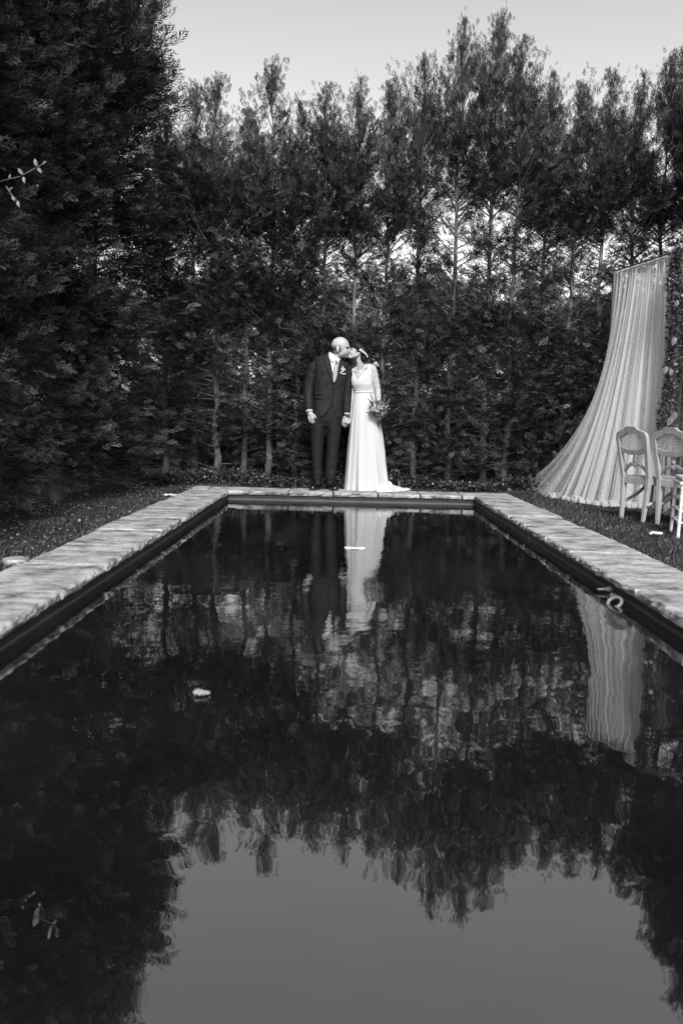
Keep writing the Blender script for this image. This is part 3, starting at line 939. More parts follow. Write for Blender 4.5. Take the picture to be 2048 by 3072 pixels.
jk = Shell([(488, 345, 632, 432, 74, 15), (415, 372, 690, 452, 92, 15), (335, 408, 738, 492, 108, 18), (312, 470, 745, 545, 120, 18), (312, 540, 738, 600, 128, 18),
            (316, 640, 716, 685, 132, 18), (318, 780, 682, 800, 124, 18), (312, 900, 664, 922, 126, 20), (304, 1000, 660, 1030, 132, 22), (298, 1085, 656, 1115, 136, 22)], 0.82)
def jk_open(v):
    if v < 725:
        return (interp(v, [385, 450, 550, 650, 725], [478, 512, 532, 545, 551]), interp(v, [385, 450, 550, 650, 725], [628, 614, 602, 580, 552]))
    return (interp(v, [725, 950, 1000, 1050, 1100], [551, 536, 512, 480, 425]), interp(v, [725, 950, 1000, 1050, 1100], [552, 538, 552, 566, 600]))
def jk_fold(th, t):
    return 1 + 0.012 * math.sin(th * 3 + t * 2.3) + 0.010 * math.sin(th * 7 + t * 5.1)
jacket = G_(jk.build('jacket', M_SUIT, groom, 64, 60, jk_open, jk_fold, thick=0.005))
G_(sleeve('sleeve', [M(392, 470, 22), M(330, 505, 22), M(288, 620, 25), M(262, 745, 28), M(254, 880, -15), M(264, 1022, -62)], [.045, .073, .068, .060, .057, .050], M_SUIT, groom, 2, .035))
G_(sleeve('sleeve', [M(708, 528, 22), M(716, 600, 22), M(716, 690, 25), M(714, 800, 32), M(708, 930, 20), M(704, 1052, 6)], [.050, .062, .058, .053, .050, .045], M_SUIT, groom, 5, .04))
for cpts, rr_ in (((M(263, 1010, -58), M(268, 1042, -70)), .043), ((M(705, 1040, 6), M(706, 1072, 4)), .038)):
    m = MB(); m.tube([cpts[0], cpts[1]], rr_, 16); G_(m.build('shirt_cuff', M_SHIRT, groom, True))
m = MB(); m.tube([M(712, 1078, 2), M(711, 1092, 1)], .037, 18); wt = G_(m.build('watch', M_METAL, groom, True))
m = MB(); m.ellipsoid(M(718, 1086, -37), .018, .006, .018); m.build('watch_face', M_DARKDOT, wt, True)

def rows(shell, vs, lo, hi, n, off):
    out = []
    for v in vs:
        a, b = lo(v), hi(v)
        out.append([shell.front(lerp(a, b, i / n), v, off if not callable(off) else off(i / n, v)) for i in range(n + 1)])
    return out
vs = list(np.linspace(395, 760, 20))
G_(patch('shirt', rows(jk, vs, lambda v: 470 + (v - 395) * .1, lambda v: 640 - (v - 395) * .12, 8, -7), M_SHIRT, groom))
m = MB()                                              # collar band and wings
cs = Shell([(497, 335, 628, 422, 70, 14), (482, 372, 632, 448, 76, 14), (478, 400, 636, 468, 80, 14)], 0.95)
collar = G_(cs.build('shirt_collar', M_SHIRT, groom, 30, 6, lambda v: (572, 585), None, thick=.003))
def wing(pts): return [pts[0:2], pts[2:4]]
f = jk.front
wg = patch('collar_wing', [[M(494, 345, -40), M(532, 392, -62), M(572, 420, -66)], [M(500, 400, -72), M(545, 430, -84), M(588, 437, -78)], [M(517, 468, -86), M(550, 455, -92), M(598, 441, -82)]], M_SHIRT, collar, .003)
wg = patch('collar_wing', [[M(600, 432, -60), M(626, 424, -30)], [M(600, 445, -80), M(625, 440, -52)], [M(612, 470, -84), M(622, 468, -66)]], M_SHIRT, collar, .003)
vs = list(np.linspace(470, 700, 14))
tc = lambda v: interp(v, [438, 470, 700], [588, 585, 556])
tw = lambda v: interp(v, [470, 520, 600, 660, 700], [15, 22, 30, 22, 6])
tie = G_(patch('tie', rows(jk, vs, lambda v: tc(v) - tw(v), lambda v: tc(v) + tw(v), 4, lambda q, v: 6 + 6 * (1 - (2 * q - 1) ** 2)), M_TIE, groom, .004))
m = MB(); pk = [jk.front(588, 442, 10), jk.front(586, 480, 10)]
m.tube([M(588, 438, -88), M(587, 455, -94), M(585, 478, -102)], [(.026, .013), (.024, .014), (.014, .012)], 12)
m.build('tie_knot', M_TIE, tie, True)
# lapels: strips along the opening, outer edge with a notch
vs = list(np.linspace(398, 722, 22))
lo = lambda v: interp(v, [398, 420, 432, 500, 600, 700, 722], [440, 418, 428, 456, 500, 540, 549])
hi = lambda v: jk_open(v - 4)[0] + 2
G_(patch('lapel', rows(jk, vs, lo, hi, 6, lambda q, v: 7 + 4 * (1 - q)), M_SUIT, groom, .004))
vs = list(np.linspace(452, 722, 20))
lo = lambda v: jk_open(v - 4)[1] - 2
hi = lambda v: interp(v, [452, 490, 500, 600, 700, 722], [660, 676, 664, 630, 570, 556])
G_(patch('lapel', rows(jk, vs, lo, hi, 6, lambda q, v: 7 + 4 * q), M_SUIT, groom, .004))
for (u, v) in ((550, 742), (533, 858)):
    m = MB(); m.ellipsoid(jk.front(u, v, 5), .008, .004, .008, n=10, m=6); G_(m.build('button', M_DARKDOT, groom, True))
for v in (815, 862):
    G_(patch('pocket_flap', rows(jk, [v, v + 12, v + 34], lambda q: 314, lambda q: 412, 4, lambda q, vv: 5), M_SUIT, groom, .004))
G_(patch('pocket_square', rows(jk, [588, 600], lambda q: 644, lambda q: 694, 4, lambda q, vv: 7), M_SHIRT, groom, .003))
bt = empty('boutonniere', (0, 0, 0)); bt.parent = groom; G_(bt)
for (u, v, r_s) in ((658, 515, 9), (652, 538, 13), (668, 545, 13), (660, 560, 10), (640, 575, 9), (680, 540, 7), (634, 588, 7)):
    m = MB(); c = jk.front(u, v, 16)
    for a in range(5):
        m.ellipsoid(c + Vector((math.cos(a * 1.256) * r_s * .0007, -.003, math.sin(a * 1.256) * r_s * .0007)), r_s * .0007, .006, r_s * .0006, n=8, m=5)
    o = m.build('flower', M_WHITE, bt, True)
# trousers
m = MB()
def leg(rows_):
    pts = [(M((a + b) / 2, v, dy), (b - a) / 2 * .001016, d * .001) for v, a, b, d, dy in rows_]
    n = 22; V, F = [], []
    for c, rx, ry in pts:
        for k in range(n):
            th = 2 * math.pi * k / n
            V.append(c + Vector((rx * math.cos(th), ry * math.sin(th), 0)))
    for j in range(len(pts) - 1):
        for k in range(n):
            a, b = j * n + k, j * n + (k + 1) % n; F.append((a, a + n, b + n, b))
    F.append(tuple(range(n))); F.append(tuple(range((len(pts) - 1) * n + n - 1, (len(pts) - 1) * n - 1, -1)))
    m.add(V, F)
leg([(1000, 312, 500, 118, 20), (1150, 270, 462, 112, 20), (1230, 272, 452, 104, 20), (1300, 279, 447, 98, 22), (1500, 287, 428, 82, 26), (1640, 296, 420, 78, 32), (1720, 303, 416, 76, 38), (1760, 300, 424, 80, 36), (1790, 312, 418, 76, 40), (1830, 300, 412, 80, 44), (1850, 318, 412, 74, 46), (1898, 322, 412, 84, 48)])
leg([(1000, 470, 652, 118, 20), (1150, 452, 648, 112, 20), (1230, 458, 642, 104, 20), (1300, 462, 634, 98, 22), (1500, 468, 606, 82, 26), (1640, 455, 596, 78, 32), (1720, 448, 590, 76, 38), (1760, 452, 584, 80, 36), (1790, 446, 580, 76, 40), (1825, 452, 580, 80, 44), (1845, 460, 562, 74, 46), (1894, 462, 566, 84, 48)])
leg([(980, 312, 652, 116, 20), (1060, 300, 655, 122, 20), (1140, 290, 650, 116, 20), (1200, 330, 590, 96, 22), (1225, 390, 520, 70, 24)])
me = m.remesh('trousers', M_SUIT2, 0.008, 2)
G_(obj('trousers', me, groom))
# knotted creases at the shins
def crease(pts, r_):
    m = MB(); m.tube([M(*p) for p in pts], [r_ * .3] + [r_] * (len(pts) - 2) + [r_ * .3], 8); return m
def shoe(cx, toe, heel_y):
    """toe cap towards the camera; cx in picture mm, toe = direction"""
    base = M(cx, 1954, 0); base = Vector((base.x, heel_y, 0))
    d = Vector((toe[0], toe[1], 0)).normalized(); s = Vector((-d.y, d.x, 0))
    secs = [(0.0, .030, .060), (.04, .036, .085), (.10, .037, .095), (.15, .040, .082), (.20, .047, .062), (.24, .047, .050), (.272, .036, .042), (.288, .016, .026)]
    n = 14; V, F = [], []
    for t, wd, h in secs:
        for k in range(n):
            a = math.pi * 2 * k / n
            c, q = math.cos(a), math.sin(a)
            V.append(base + d * t + s * (wd * math.copysign(abs(c) ** .8, c)) + Vector((0, 0, .014 + max(0, q) ** .8 * h if q > 0 else .014)))
    for j in range(len(secs) - 1):
        for k in range(n):
            a, b = j * n + k, j * n + (k + 1) % n; F.append((a, b, b + n, a + n))
    F.append(tuple(range(n - 1, -1, -1))); F.append(tuple(range((len(secs) - 1) * n, len(secs) * n)))
    o = G_(obj('shoe', mesh_py('shoe', V, F, M_SHOE, True), groom))
    V, F = [], []
    for z in (0.003, .014):
        for t, wd, h in secs:
            V.append(base + d * t + s * (wd + .003) + Vector((0, 0, z)))
        for t, wd, h in reversed(secs):
            V.append(base + d * t - s * (wd + .003) + Vector((0, 0, z)))
    k = len(secs) * 2
    F = [tuple(range(k - 1, -1, -1)), tuple(range(k, 2 * k))] + [(i, (i + 1) % k, (i + 1) % k + k, i + k) for i in range(k)]
    obj('sole', mesh_py('sole', V, F, M_DARKDOT), o)
shoe(366, (-.24, -.97), 9.655); shoe(506, (.24, -.97), 9.65)

# ------------------------------------------------------------------ the bride
bride = empty('person', (M(900, 1954, 60).x, YP + 0.07, 0))
tag(bride, 'dark haired bride in a long white dress with train, kissing the man', 'person')
def B_(o):
    o.matrix_parent_inverse = bride.matrix_basis.inverted(); return o
mb = MB()
mb.ellipsoid(M(845, 318, 5), .090, .070, .080, RAD(18))
mb.ellipsoid(M(788, 348, 5), .060, .056, .060, RAD(-20))
mb.capsule(M(738, 396, -4), .020, M(738, 396, 10), .020); mb.capsule(M(742, 398, -14), .020, M(820, 376, -38), .024); mb.capsule(M(742, 398, 20), .020, M(820, 376, 44), .024)
mb.capsule(M(757, 316, 0), .009, M(741, 338, 0), .011); mb.capsule(M(745, 343, -9), .008, M(745, 343, 11), .008)
mb.capsule(M(735, 362, -12), .008, M(734, 362, 14), .008); mb.capsule(M(731, 374, -11), .008, M(731, 374, 13), .008)
mb.ellipsoid(M(770, 305, 0), .026, .050, .022, RAD(-20))
mb.ellipsoid(M(838, 355, -58), .012, .008, .022, RAD(-10))
mb.capsule(M(838, 385, 10), .046, M(868, 520, 45), .050)
mb.capsule(M(866, 505, 45), .036, M(985, 515, 55), .040); mb.capsule(M(860, 520, 45), .036, M(772, 575, 55), .038)
mb.ellipsoid(M(873, 620, 55), .108, .062, .125); mb.ellipsoid(M(905, 790, 55), .095, .068, .13); mb.ellipsoid(M(905, 1000, 60), .130, .090, .18)
mb.capsule(M(815, 512, 14), .006, M(833, 572, 2), .006, 8); mb.capsule(M(765, 556, 14), .009, M(838, 572, 2), .007, 8); mb.capsule(M(850, 566, 2), .007, M(950, 512, 20), .009, 8)
mb.capsule(M(832, 430, -24), .009, M(846, 560, 2), .007, 8)
wL = [M(1005, 530, 55), M(1072, 780, 55), M(1080, 985, -40)]; wR = [M(770, 590, 60), M(768, 850, 70), M(744, 1075, 40)]
mb.chain(wL, [.040, .034, .024]); mb.chain(wR, [.038, .033, .023])
mb.chain([M(870, 1050, 60), M(870, 1500, 60), M(870, 1890, 70)], [.075, .05, .035]); mb.chain([M(950, 1050, 60), M(955, 1500, 60), M(955, 1890, 70)], [.075, .05, .035])
hand(mb, M(1082, 1000, -46), (0.05, -.25, -1), (-.3, -1, 0), (-1, .2, 0), 1.0, 0.88)
hand(mb, M(742, 1085, 34), (-.38, -.35, -1), (.2, -1, 0), (-1, .3, 0.2), 0.7, 0.86)
me = mb.remesh('body', M_SKIN_W, 0.006, 3)
B_(obj('body', me, bride))
mb = MB()
mb.ellipsoid(M(860, 300, 12), .120, .092, .066, RAD(32)); mb.ellipsoid(M(902, 405, 15), .052, .060, .056)
mb.ellipsoid(M(900, 345, 12), .065, .082, .060); mb.ellipsoid(M(780, 264, 8), .042, .060, .026, RAD(22)); mb.ellipsoid(M(920, 430, 18), .030, .04, .026)
mb.ellipsoid(M(835, 335, -48), .020, .016, .034, RAD(-28))
me = mb.remesh('hair', M_HAIR, 0.006, 3)
B_(obj('hair', me, bride))
m = MB(); m.capsule(M(758, 303, -44), .0035, M(774, 299, -50), .003, 8, 3); B_(m.build('eyelashes', M_HAIR, bride, True))
m = MB(); m.capsule(M(764, 287, -44), .003, M(782, 285, -50), .003, 8, 3); B_(m.build('eyebrow', M_HAIR, bride, True))
m = MB(); m.ellipsoid(M(836, 374, -68), .007, .006, .009, n=10, m=6); B_(m.build('earring', M_WHITE, bride, True))
hp = B_(empty('hair_ornament')); hp.parent = bride; B_(hp)
for i, (u, v, r_s) in enumerate(((862, 314, 12), (878, 312, 13), (884, 328, 13), (898, 334, 12), (908, 344, 11), (920, 352, 11), (930, 362, 10), (938, 374, 9), (944, 386, 9), (947, 396, 7))):
    m = MB(); c = M(u, v, -78 + i * 2.2)
    for a in range(5):
        q = a * 1.256 + i
        m.ellipsoid(c + Vector((math.cos(q) * r_s * .0006, -.002, math.sin(q) * r_s * .0006)), r_s * .00062, .006, r_s * .0005, n=8, m=5)
    m.build('flower', M_WHITE, hp, True)

bd = Shell([(752, 548, 1008, 482, 52, 55), (736, 585, 1014, 545, 74, 55), (734, 630, 1016, 610, 92, 52), (740, 680, 1014, 668, 104, 48), (752, 725, 1016, 718, 106, 48), (776, 775, 1024, 768, 92, 52), (790, 818, 1030, 808, 84, 55)], 0.9)
def bd_open(v):
    if v < 665: return (interp(v, [515, 565, 620, 665], [764, 784, 808, 830]), interp(v, [515, 565, 620, 665], [962, 930, 872, 831]))
    return (830, 830)
B_(bd.build('bodice', M_DRESS, bride, 60, 40, bd_open, lambda th, t: 1 + .012 * math.sin(th * 5 + t * 3) + (.006 * math.sin(th * 23) * max(0, t - 4)), thick=0))
m = MB()
bl = Shell([(788, 800, 1030, 790, 90, 55), (787, 812, 1031, 802, 93, 55), (788, 824, 1032, 814, 91, 55)], 0.9)
B_(bl.build('belt', M_DRESS, bride, 48, 6, None, None, thick=.004))
sk = Shell([(790, 818, 1032, 808, 86, 55), (772, 900, 1046, 895, 106, 58), (758, 1000, 1066, 1000, 126, 60), (749, 1100, 1086, 1100, 140, 60), (740, 1200, 1106, 1200, 150, 60),
            (727, 1350, 1130, 1350, 165, 62), (714, 1500, 1149, 1500, 182, 66), (703, 1650, 1162, 1650, 198, 70), (692, 1800, 1182, 1800, 214, 76), (686, 1880, 1192, 1880, 226, 82), (678, 1956, 1218, 1956, 240, 90)], 0.92)
def sk_fold(th, t):
    a = max(0, t - 1.0) / 9.0
    s = math.sin
    front_right = max(0, math.cos(th + 0.9))
    return 1 + a * (0.045 * s(th * 9 + 0.6 * s(t * .5)) + 0.032 * s(th * 17 + 1.3 + t * .12) + 0.03 * front_right * s(th * 13 + t * .25) + (0.02 * s(th * 29) if t > 9.3 else 0) * (t - 9.3))
B_(sk.build('skirt', M_DRESS, bride, 150, 90, None, sk_fold, thick=.003))
B_(sleeve('sleeve', [M(975, 505, 55), M(1005, 535, 55), M(1028, 620, 55), M(1052, 720, 55), M(1070, 800, 50), M(1076, 885, 10)], [.034, .050, .049, .042, .037, .033], M_SLEEVE, bride, 3, .05))
B_(sleeve('sleeve', [M(785, 575, 55), M(768, 615, 60), M(768, 700, 65), M(768, 800, 72), M(766, 880, 68), M(757, 980, 55)], [.032, .042, .042, .038, .035, .031], M_SLEEVE, bride, 8, .04))
# the train lying on the stone to her left
secs = [(1060, 190, 60, 262), (1110, 170, 80, 285), (1165, 135, 100, 290), (1225, 90, 120, 255), (1270, 55, 130, 215), (1320, 36, 140, 180), (1370, 26, 150, 145), (1415, 20, 150, 105), (1448, 6, 150, 40)]
rowsT = []
r3 = random.Random(4)
for j in range(41):
    q = j / 40 * (len(secs) - 1); us = np.arange(len(secs))
    u, h, dy, wd = [interp(q, us, [s_[i] for s_ in secs]) for i in range(4)]
    row = []
    for i in range(41):
        f_ = i / 40 * 2 - 1
        prof = (1 - abs(f_) ** 1.6)
        rip = 0.5 + 0.3 * math.sin(f_ * 11 + q * 1.7 + math.sin(q * 2)) + 0.2 * math.sin(f_ * 27 - q * 2.3)
        base = M(u, 1954, 0)
        z = .004 + .001 * h * prof * (0.55 + .45 * rip) + .012 * (1 - abs(f_)) * rip
        row.append(Vector((base.x + .018 * math.sin(f_ * 9 + q), YP + (dy + f_ * wd) * .001 + .01 * math.sin(q * 4 + i * .4), z)))
    rowsT.append(row)
B_(patch('train', rowsT, M_DRESS, bride, .003))
for o in [q for q in bpy.data.objects if q.parent in (hp, bt)]:
    pass

# bouquet in her left hand
bq = empty('bouquet', M(1090, 1100, -90))
tag(bq, 'wild bridal bouquet of pale flowers and dark sprigs held at the bride\'s side', 'bouquet')
bq_inv = bq.matrix_basis.inverted()
def Q_(o): o.matrix_parent_inverse = bq_inv; return o
M_FL = [mat('flower_pale', .36, .7, .2, 30), mat('flower_mid', .16, .7, .3, 30), mat('flower_dark', .08, .7, .3, 30)]
M_STEM = mat('stem', .035, .6, .3, 20)
def rose(name, c, r_, mt, parent, seed):
    r = random.Random(seed); m = MB()
    ax = Vector((r.uniform(-.6, .6), -1, r.uniform(0, .9))).normalized()
    x = ax.cross(Vector((0, 0, 1))).normalized(); y = ax.cross(x)
    for ring, (nn, rr_, tilt) in enumerate(((3, .25, 1.3), (5, .55, .9), (6, .85, .45))):
        for k in range(nn):
            a = 6.283 * k / nn + ring * .5 + r.uniform(-.1, .1)
            d = x * math.cos(a) + y * math.sin(a); s = -x * math.sin(a) + y * math.cos(a)
            b = c + d * (r_ * rr_ * .35); tip = c + d * (r_ * rr_) + ax * (r_ * .5 * math.sin(tilt))
            mid = (b + tip) / 2 + d * (r_ * .08)
            wv = s * (r_ * .38)
            m.add([b - wv * .4, b + wv * .4, mid + wv, tip + wv * .5, tip - wv * .5, mid - wv], [(0, 1, 2, 5), (5, 2, 3, 4)])
    o = m.build(name, mt, parent, True)
    return o
r4 = random.Random(9)
for i in range(26):
    a = r4.uniform(0, 6.28); q = math.sqrt(r4.random())
    u = 1072 + 95 * q * math.cos(a); v = 1000 + 82 * q * math.sin(a)
    Q_(rose('flower', M(u, v, -150 - 55 * (1 - q * q) + r4.uniform(-10, 10)), r4.uniform(.020, .036), M_FL[r4.choice([0, 0, 1, 1, 2])], bq, i))
# leaves between the flowers
def blade(c, d, nrm_, L, wd):
    d = Vector(d).normalized(); s = d.cross(Vector(nrm_)).normalized(); nn = s.cross(d)
    V = [c + nn * 0]
    for q, k in ((.2, .7), (.45, 1.0), (.72, .75)):
        p = c + d * (L * q) - nn * (L * .25 * q * q)
        V += [p + s * (wd * k) + nn * (L * .08 * k), p, p - s * (wd * k) + nn * (L * .08 * k)]
    V.append(c + d * L - nn * (L * .3))
    return V, [(0, 1, 2), (0, 2, 3), (1, 4, 5, 2), (2, 5, 6, 3), (4, 7, 8, 5), (5, 8, 9, 6), (7, 10, 8), (8, 10, 9)]
for i in range(34):
    a = r4.uniform(0, 6.28); q = r4.uniform(.5, 1)
    c = M(1072 + 90 * q * math.cos(a), 1005 + 80 * q * math.sin(a), -120 - r4.uniform(0, 50))
    m = MB(); m.add(*blade(c, (math.cos(a), r4.uniform(-.8, .1), -math.sin(a) + r4.uniform(-.3, .3)), (0, -1, .3), r4.uniform(.04, .07), .011))
    Q_(m.build('leaf', M_STEM if i % 3 else M_FL[1], bq))
for (u0_, v0_, u1_, v1_, mt, k) in ((1020, 960, 985, 828, M_DARKDOT, 9), (1010, 980, 962, 890, M_DARKDOT, 8), (1005, 1030, 940, 1050, M_DARKDOT, 7), (1130, 960, 1152, 845, M_FL[1], 8), (1140, 980, 1212, 895, M_FL[1], 9), (1150, 1000, 1195, 960, M_FL[0], 6)):
    m = MB(); p0 = M(u0_, v0_, -160); p1 = M(u1_, v1_, -170)
    m.tube([p0, (p0 + p1) / 2 + Vector((.006, 0, .004)), p1], [.0025, .002, .001], 5)
    for i in range(k):
        c = p0.lerp(p1, (i + 1) / k) + Vector((r4.uniform(-.006, .006), r4.uniform(-.006, .006), 0))
        m.ellipsoid(c, .0065, .006, .0065, n=7, m=5)
    Q_(m.build('berry_sprig', mt, bq, True))
for i in range(9):
    a = i * .7
    m = MB(); m.tube([M(1075 + 22 * math.cos(a), 1070, -130 + 20 * math.sin(a)), M(1088 + 8 * math.cos(a), 1130, -110 + 8 * math.sin(a)), M(1098 + 30 * math.cos(a + 1), 1195 + 12 * math.sin(a * 3), -100 + 18 * math.sin(a))], [.004, .004, .0035], 6)
    Q_(m.build('stem', M_STEM, bq, True))
m = MB(); m.tube([M(1082, 1098, -120), M(1090, 1128, -112)], .020, 12); Q_(m.build('ribbon', M_FL[0], bq, True))

# ------------------------------------------------------------------ arbour, curtains, garland
M_POST = mat('weathered_post', .16, .8, .3, 12, .3, 60, .2, stretch=(1, 1, .2))
M_ROD = mat('dark_rod', .03, .6)
def tulle(name, base, alpha):
    m = bpy.data.materials.new(name); m.use_nodes = True
    n = m.node_tree.nodes; l = m.node_tree.links; out = n['Material Output']
    n.remove(n['Principled BSDF'])
    df = n.new('ShaderNodeBsdfDiffuse'); df.inputs[0].default_value = (base, base, base, 1)
    tr = n.new('ShaderNodeBsdfTranslucent'); tr.inputs[0].default_value = (base, base, base, 1)
    m1 = n.new('ShaderNodeMixShader'); m1.inputs[0].default_value = .35
    l.new(df.outputs[0], m1.inputs[1]); l.new(tr.outputs[0], m1.inputs[2])
    tp = n.new('ShaderNodeBsdfTransparent')
    m2 = n.new('ShaderNodeMixShader'); m2.inputs[0].default_value = alpha
    if alpha < .5:
        at = n.new('ShaderNodeAttribute'); at.attribute_name = 'tint'; l.new(at.outputs['Fac'], m2.inputs[0])
    l.new(tp.outputs[0], m2.inputs[1]); l.new(m1.outputs[0], m2.inputs[2]); l.new(m2.outputs[0], out.inputs[0])
    return m
M_TULLE = tulle('white_tulle', .74, .40)
M_TULLE_FOLD = tulle('gathered_tulle', .62, .6)
YA, YC = 9.30, 8.30                                  # back and front of the arbour
tA = P(1845, 815, YA); HZ = tA.z
rr0 = ray(2004, 765); tt = (HZ - CAM_Z) / rr0.z; tB = Vector((rr0.x * tt, rr0.y * tt, HZ))
drod = (tB - tA)
corner = tA + drod * 1.23
arb = empty('arbour', (corner.x, corner.y, GZ)); tag(arb, 'wooden wedding arbour with garlanded post at the right edge of the lawn', 'arbour')
ainv = arb.matrix_basis.inverted()
def A_(o): o.matrix_parent_inverse = ainv; return o
m = MB(); m.tube([tA + Vector((0, 0, .012)), corner + Vector((0, 0, .012))], .009, 8); A_(m.build('rod', M_ROD, arb, True))
backend = tA + Vector((1.35, .12, 0)); frontend = corner + Vector((1.35, .12, 0))
m = MB(); m.tube([tA + Vector((0, 0, .012)), backend + Vector((0, 0, .012))], .009, 8); A_(m.build('rod', M_ROD, arb, True))
m = MB(); m.tube([corner + Vector((0, 0, .012)), frontend + Vector((0, 0, .012))], .012, 8); A_(m.build('rod', M_ROD, arb, True))
for pnt in (tA, corner, backend, frontend):
    m = MB(); m.box((pnt.x, pnt.y, (HZ + GZ) / 2), (.045, .045, HZ - GZ)); A_(bevel_mod(m.build('post', M_POST, arb)))

def curtain(name, top0, top1, hem, lefty, pleats, mt, label, seed, ns=900, nt=56):
    """hem: list of (s, Vector); lefty(s): how late the sheet sweeps out towards its hem"""
    ss = [h[0] for h in hem]
    r = np.random.default_rng(seed)
    ph = r.uniform(0, 6.28, 8); V = []; T = []
    kn_ = r.random(90)
    d = (top1 - top0).normalized(); nn = Vector((-d.y, d.x, 0))
    for j in range(nt + 1):
        t = j / nt
        for i in range(ns + 1):
            s = i / ns
            wob = s + .012 * math.sin(14 * s + ph[0]) + .006 * math.sin(37 * s + ph[1])
            a = top0.lerp(top1, s)
            b = Vector([interp(s, ss, [h[1][k] for h in hem]) for k in range(3)])
            f = t ** lefty(s)
            p = Vector((lerp(a.x, b.x, f), lerp(a.y, b.y, f), lerp(a.z, b.z, t)))
            amp = lerp(.012, .050, t ** .7)
            g = math.sin(6.283 * pleats * wob + ph[2]) * .55 + math.sin(6.283 * pleats * 2.37 * wob + ph[3]) * .35 + math.sin(6.283 * pleats * .43 * s + ph[4] + t) * .6
            g2 = math.cos(6.283 * pleats * wob + ph[5])
            if t < .03: g += math.sin(6.283 * pleats * 4.1 * s) * .3
            p += nn * (amp * g) + d * (amp * .6 * g2)
            if p.z < GZ + .008: p.z = GZ + .008
            V.append(p)
            T.append(lerp(.12, .50, interp((s + .02 * t * math.sin(9 * s)) * 89, np.arange(90), kn_) ** 1.3) * lerp(1.1, .85, t))
    idx = np.arange((nt + 1) * (ns + 1)).reshape(nt + 1, ns + 1)
    Fq = np.stack([idx[:-1, :-1], idx[1:, :-1], idx[1:, 1:], idx[:-1, 1:]], -1).reshape(-1, 4)
    o = obj(name, mesh_np(name, np.array([tuple(v) for v in V]), Fq, True, mt, T))
    return tag(o, label, 'curtain')
stake_tip = P(1594, 1424, 10.0)
hem = [(0.0, stake_tip), (.05, P(1596, 1472, 9.98)), (.16, G(1652, 1494, GZ)), (.30, G(1712, 1506, GZ)), (.48, G(1790, 1517, GZ)), (.66, G(1868, 1523, GZ)), (.82, G(1930, 1526, GZ)), (1.0, G(1998, 1532, GZ))]
c1 = curtain('curtain', tA, tB, hem, lambda s: interp(s, [0, .08, .3, .6, 1], [3.4, 2.6, 1.9, 1.35, 1.05]), 24, M_TULLE, 'sheer white tulle curtain sweeping from the arbour rod down onto the lawn', 3)
# pooled folds along the hem and the gathered heading
def roll(pts, rads, wr, seed, n=120, sides=14):
    r = random.Random(seed); m = MB(); P_, R_ = [], []
    xs = np.linspace(0, 1, len(pts))
    for i in range(n):
        q = i / (n - 1)
        P_.append(Vector([interp(q, xs, [p[k] for p in pts]) for k in range(3)]) + Vector((r.uniform(-wr, wr), r.uniform(-wr, wr), r.uniform(0, wr) * .6)))
        R_.append((interp(q, np.linspace(0, 1, len(rads)), rads) * r.uniform(.7, 1.3), interp(q, np.linspace(0, 1, len(rads)), rads) * r.uniform(.5, .9)))
    m.tube(P_, R_, sides); return m
up = Vector((0, 0, .02))
for si in range(4):                                   # loose ruffles of cloth lying along the hem
    r6 = random.Random(30 + si); a_, b_ = 0.0, 0.0; rows_ = []
    N = 220
    fr = [r6.uniform(2, 5), r6.uniform(7, 12), r6.uniform(15, 24)]; ph6 = [r6.uniform(0, 6.28) for _ in range(6)]
    for i in range(N):
        q = i / (N - 1); sx = lerp(.14, .98, q)
        hp_ = Vector([interp(sx, [h[0] for h in hem], [h[1][k] for h in hem]) for k in range(3)])
        wv = .5 * math.sin(fr[0] * 6.28 * q + ph6[0]) + .35 * math.sin(fr[1] * 6.28 * q + ph6[1]) + .25 * math.sin(fr[2] * 6.28 * q + ph6[2])
        w2 = math.sin(fr[1] * 6.28 * q + ph6[3]) * .5 + math.sin(fr[0] * 6.28 * q + ph6[4]) * .5
        row = []
        for j in range(7):
            f6 = j / 6
            row.append(hp_ + Vector((-.02 * wv - .03 * f6 * w2, -.17 * f6 * (.6 + .5 * w2) + .05 + .015 * si, .008 + (.05 + .035 * wv) * math.sin(math.pi * f6) * (.6 + .4 * si / 3))))
        rows_.append(row)
    patch('pooled_hem', rows_, M_TULLE_FOLD, c1, 0)
hd = roll([tA + Vector((0, 0, -.02)), tB + Vector((0, 0, -.02))], [.02, .022], .006, 6, 70, 10)
hd.build('heading', M_TULLE_FOLD, c1, True)
bt0 = tA + Vector((.20, .02, -.02)); bt1 = backend + Vector((-.1, 0, -.02))
c2 = curtain('curtain', bt0, bt1, [(0, Vector((bt0.x - .03, bt0.y, GZ + .01))), (1, Vector((bt1.x, bt1.y, GZ + .01)))], lambda s: 1.0, 11, M_TULLE, 'straight tulle panel at the back of the arbour behind the swept curtain', 8, 400, 20)
hd = roll([bt0, bt1], [.02, .022], .006, 7, 50, 10); hd.build('heading', M_TULLE_FOLD, c2, True)
m = MB(); sb = P(1584, 1474, 10.0); m.box((sb.x, 10.0, (stake_tip.z + GZ) / 2), (.05, .05, stake_tip.z - GZ + .02), taper=.9)
tag(bevel_mod(m.build('stake', M_ROD)), 'short dark wooden stake holding the curtain\'s far corner off the lawn', 'stake')

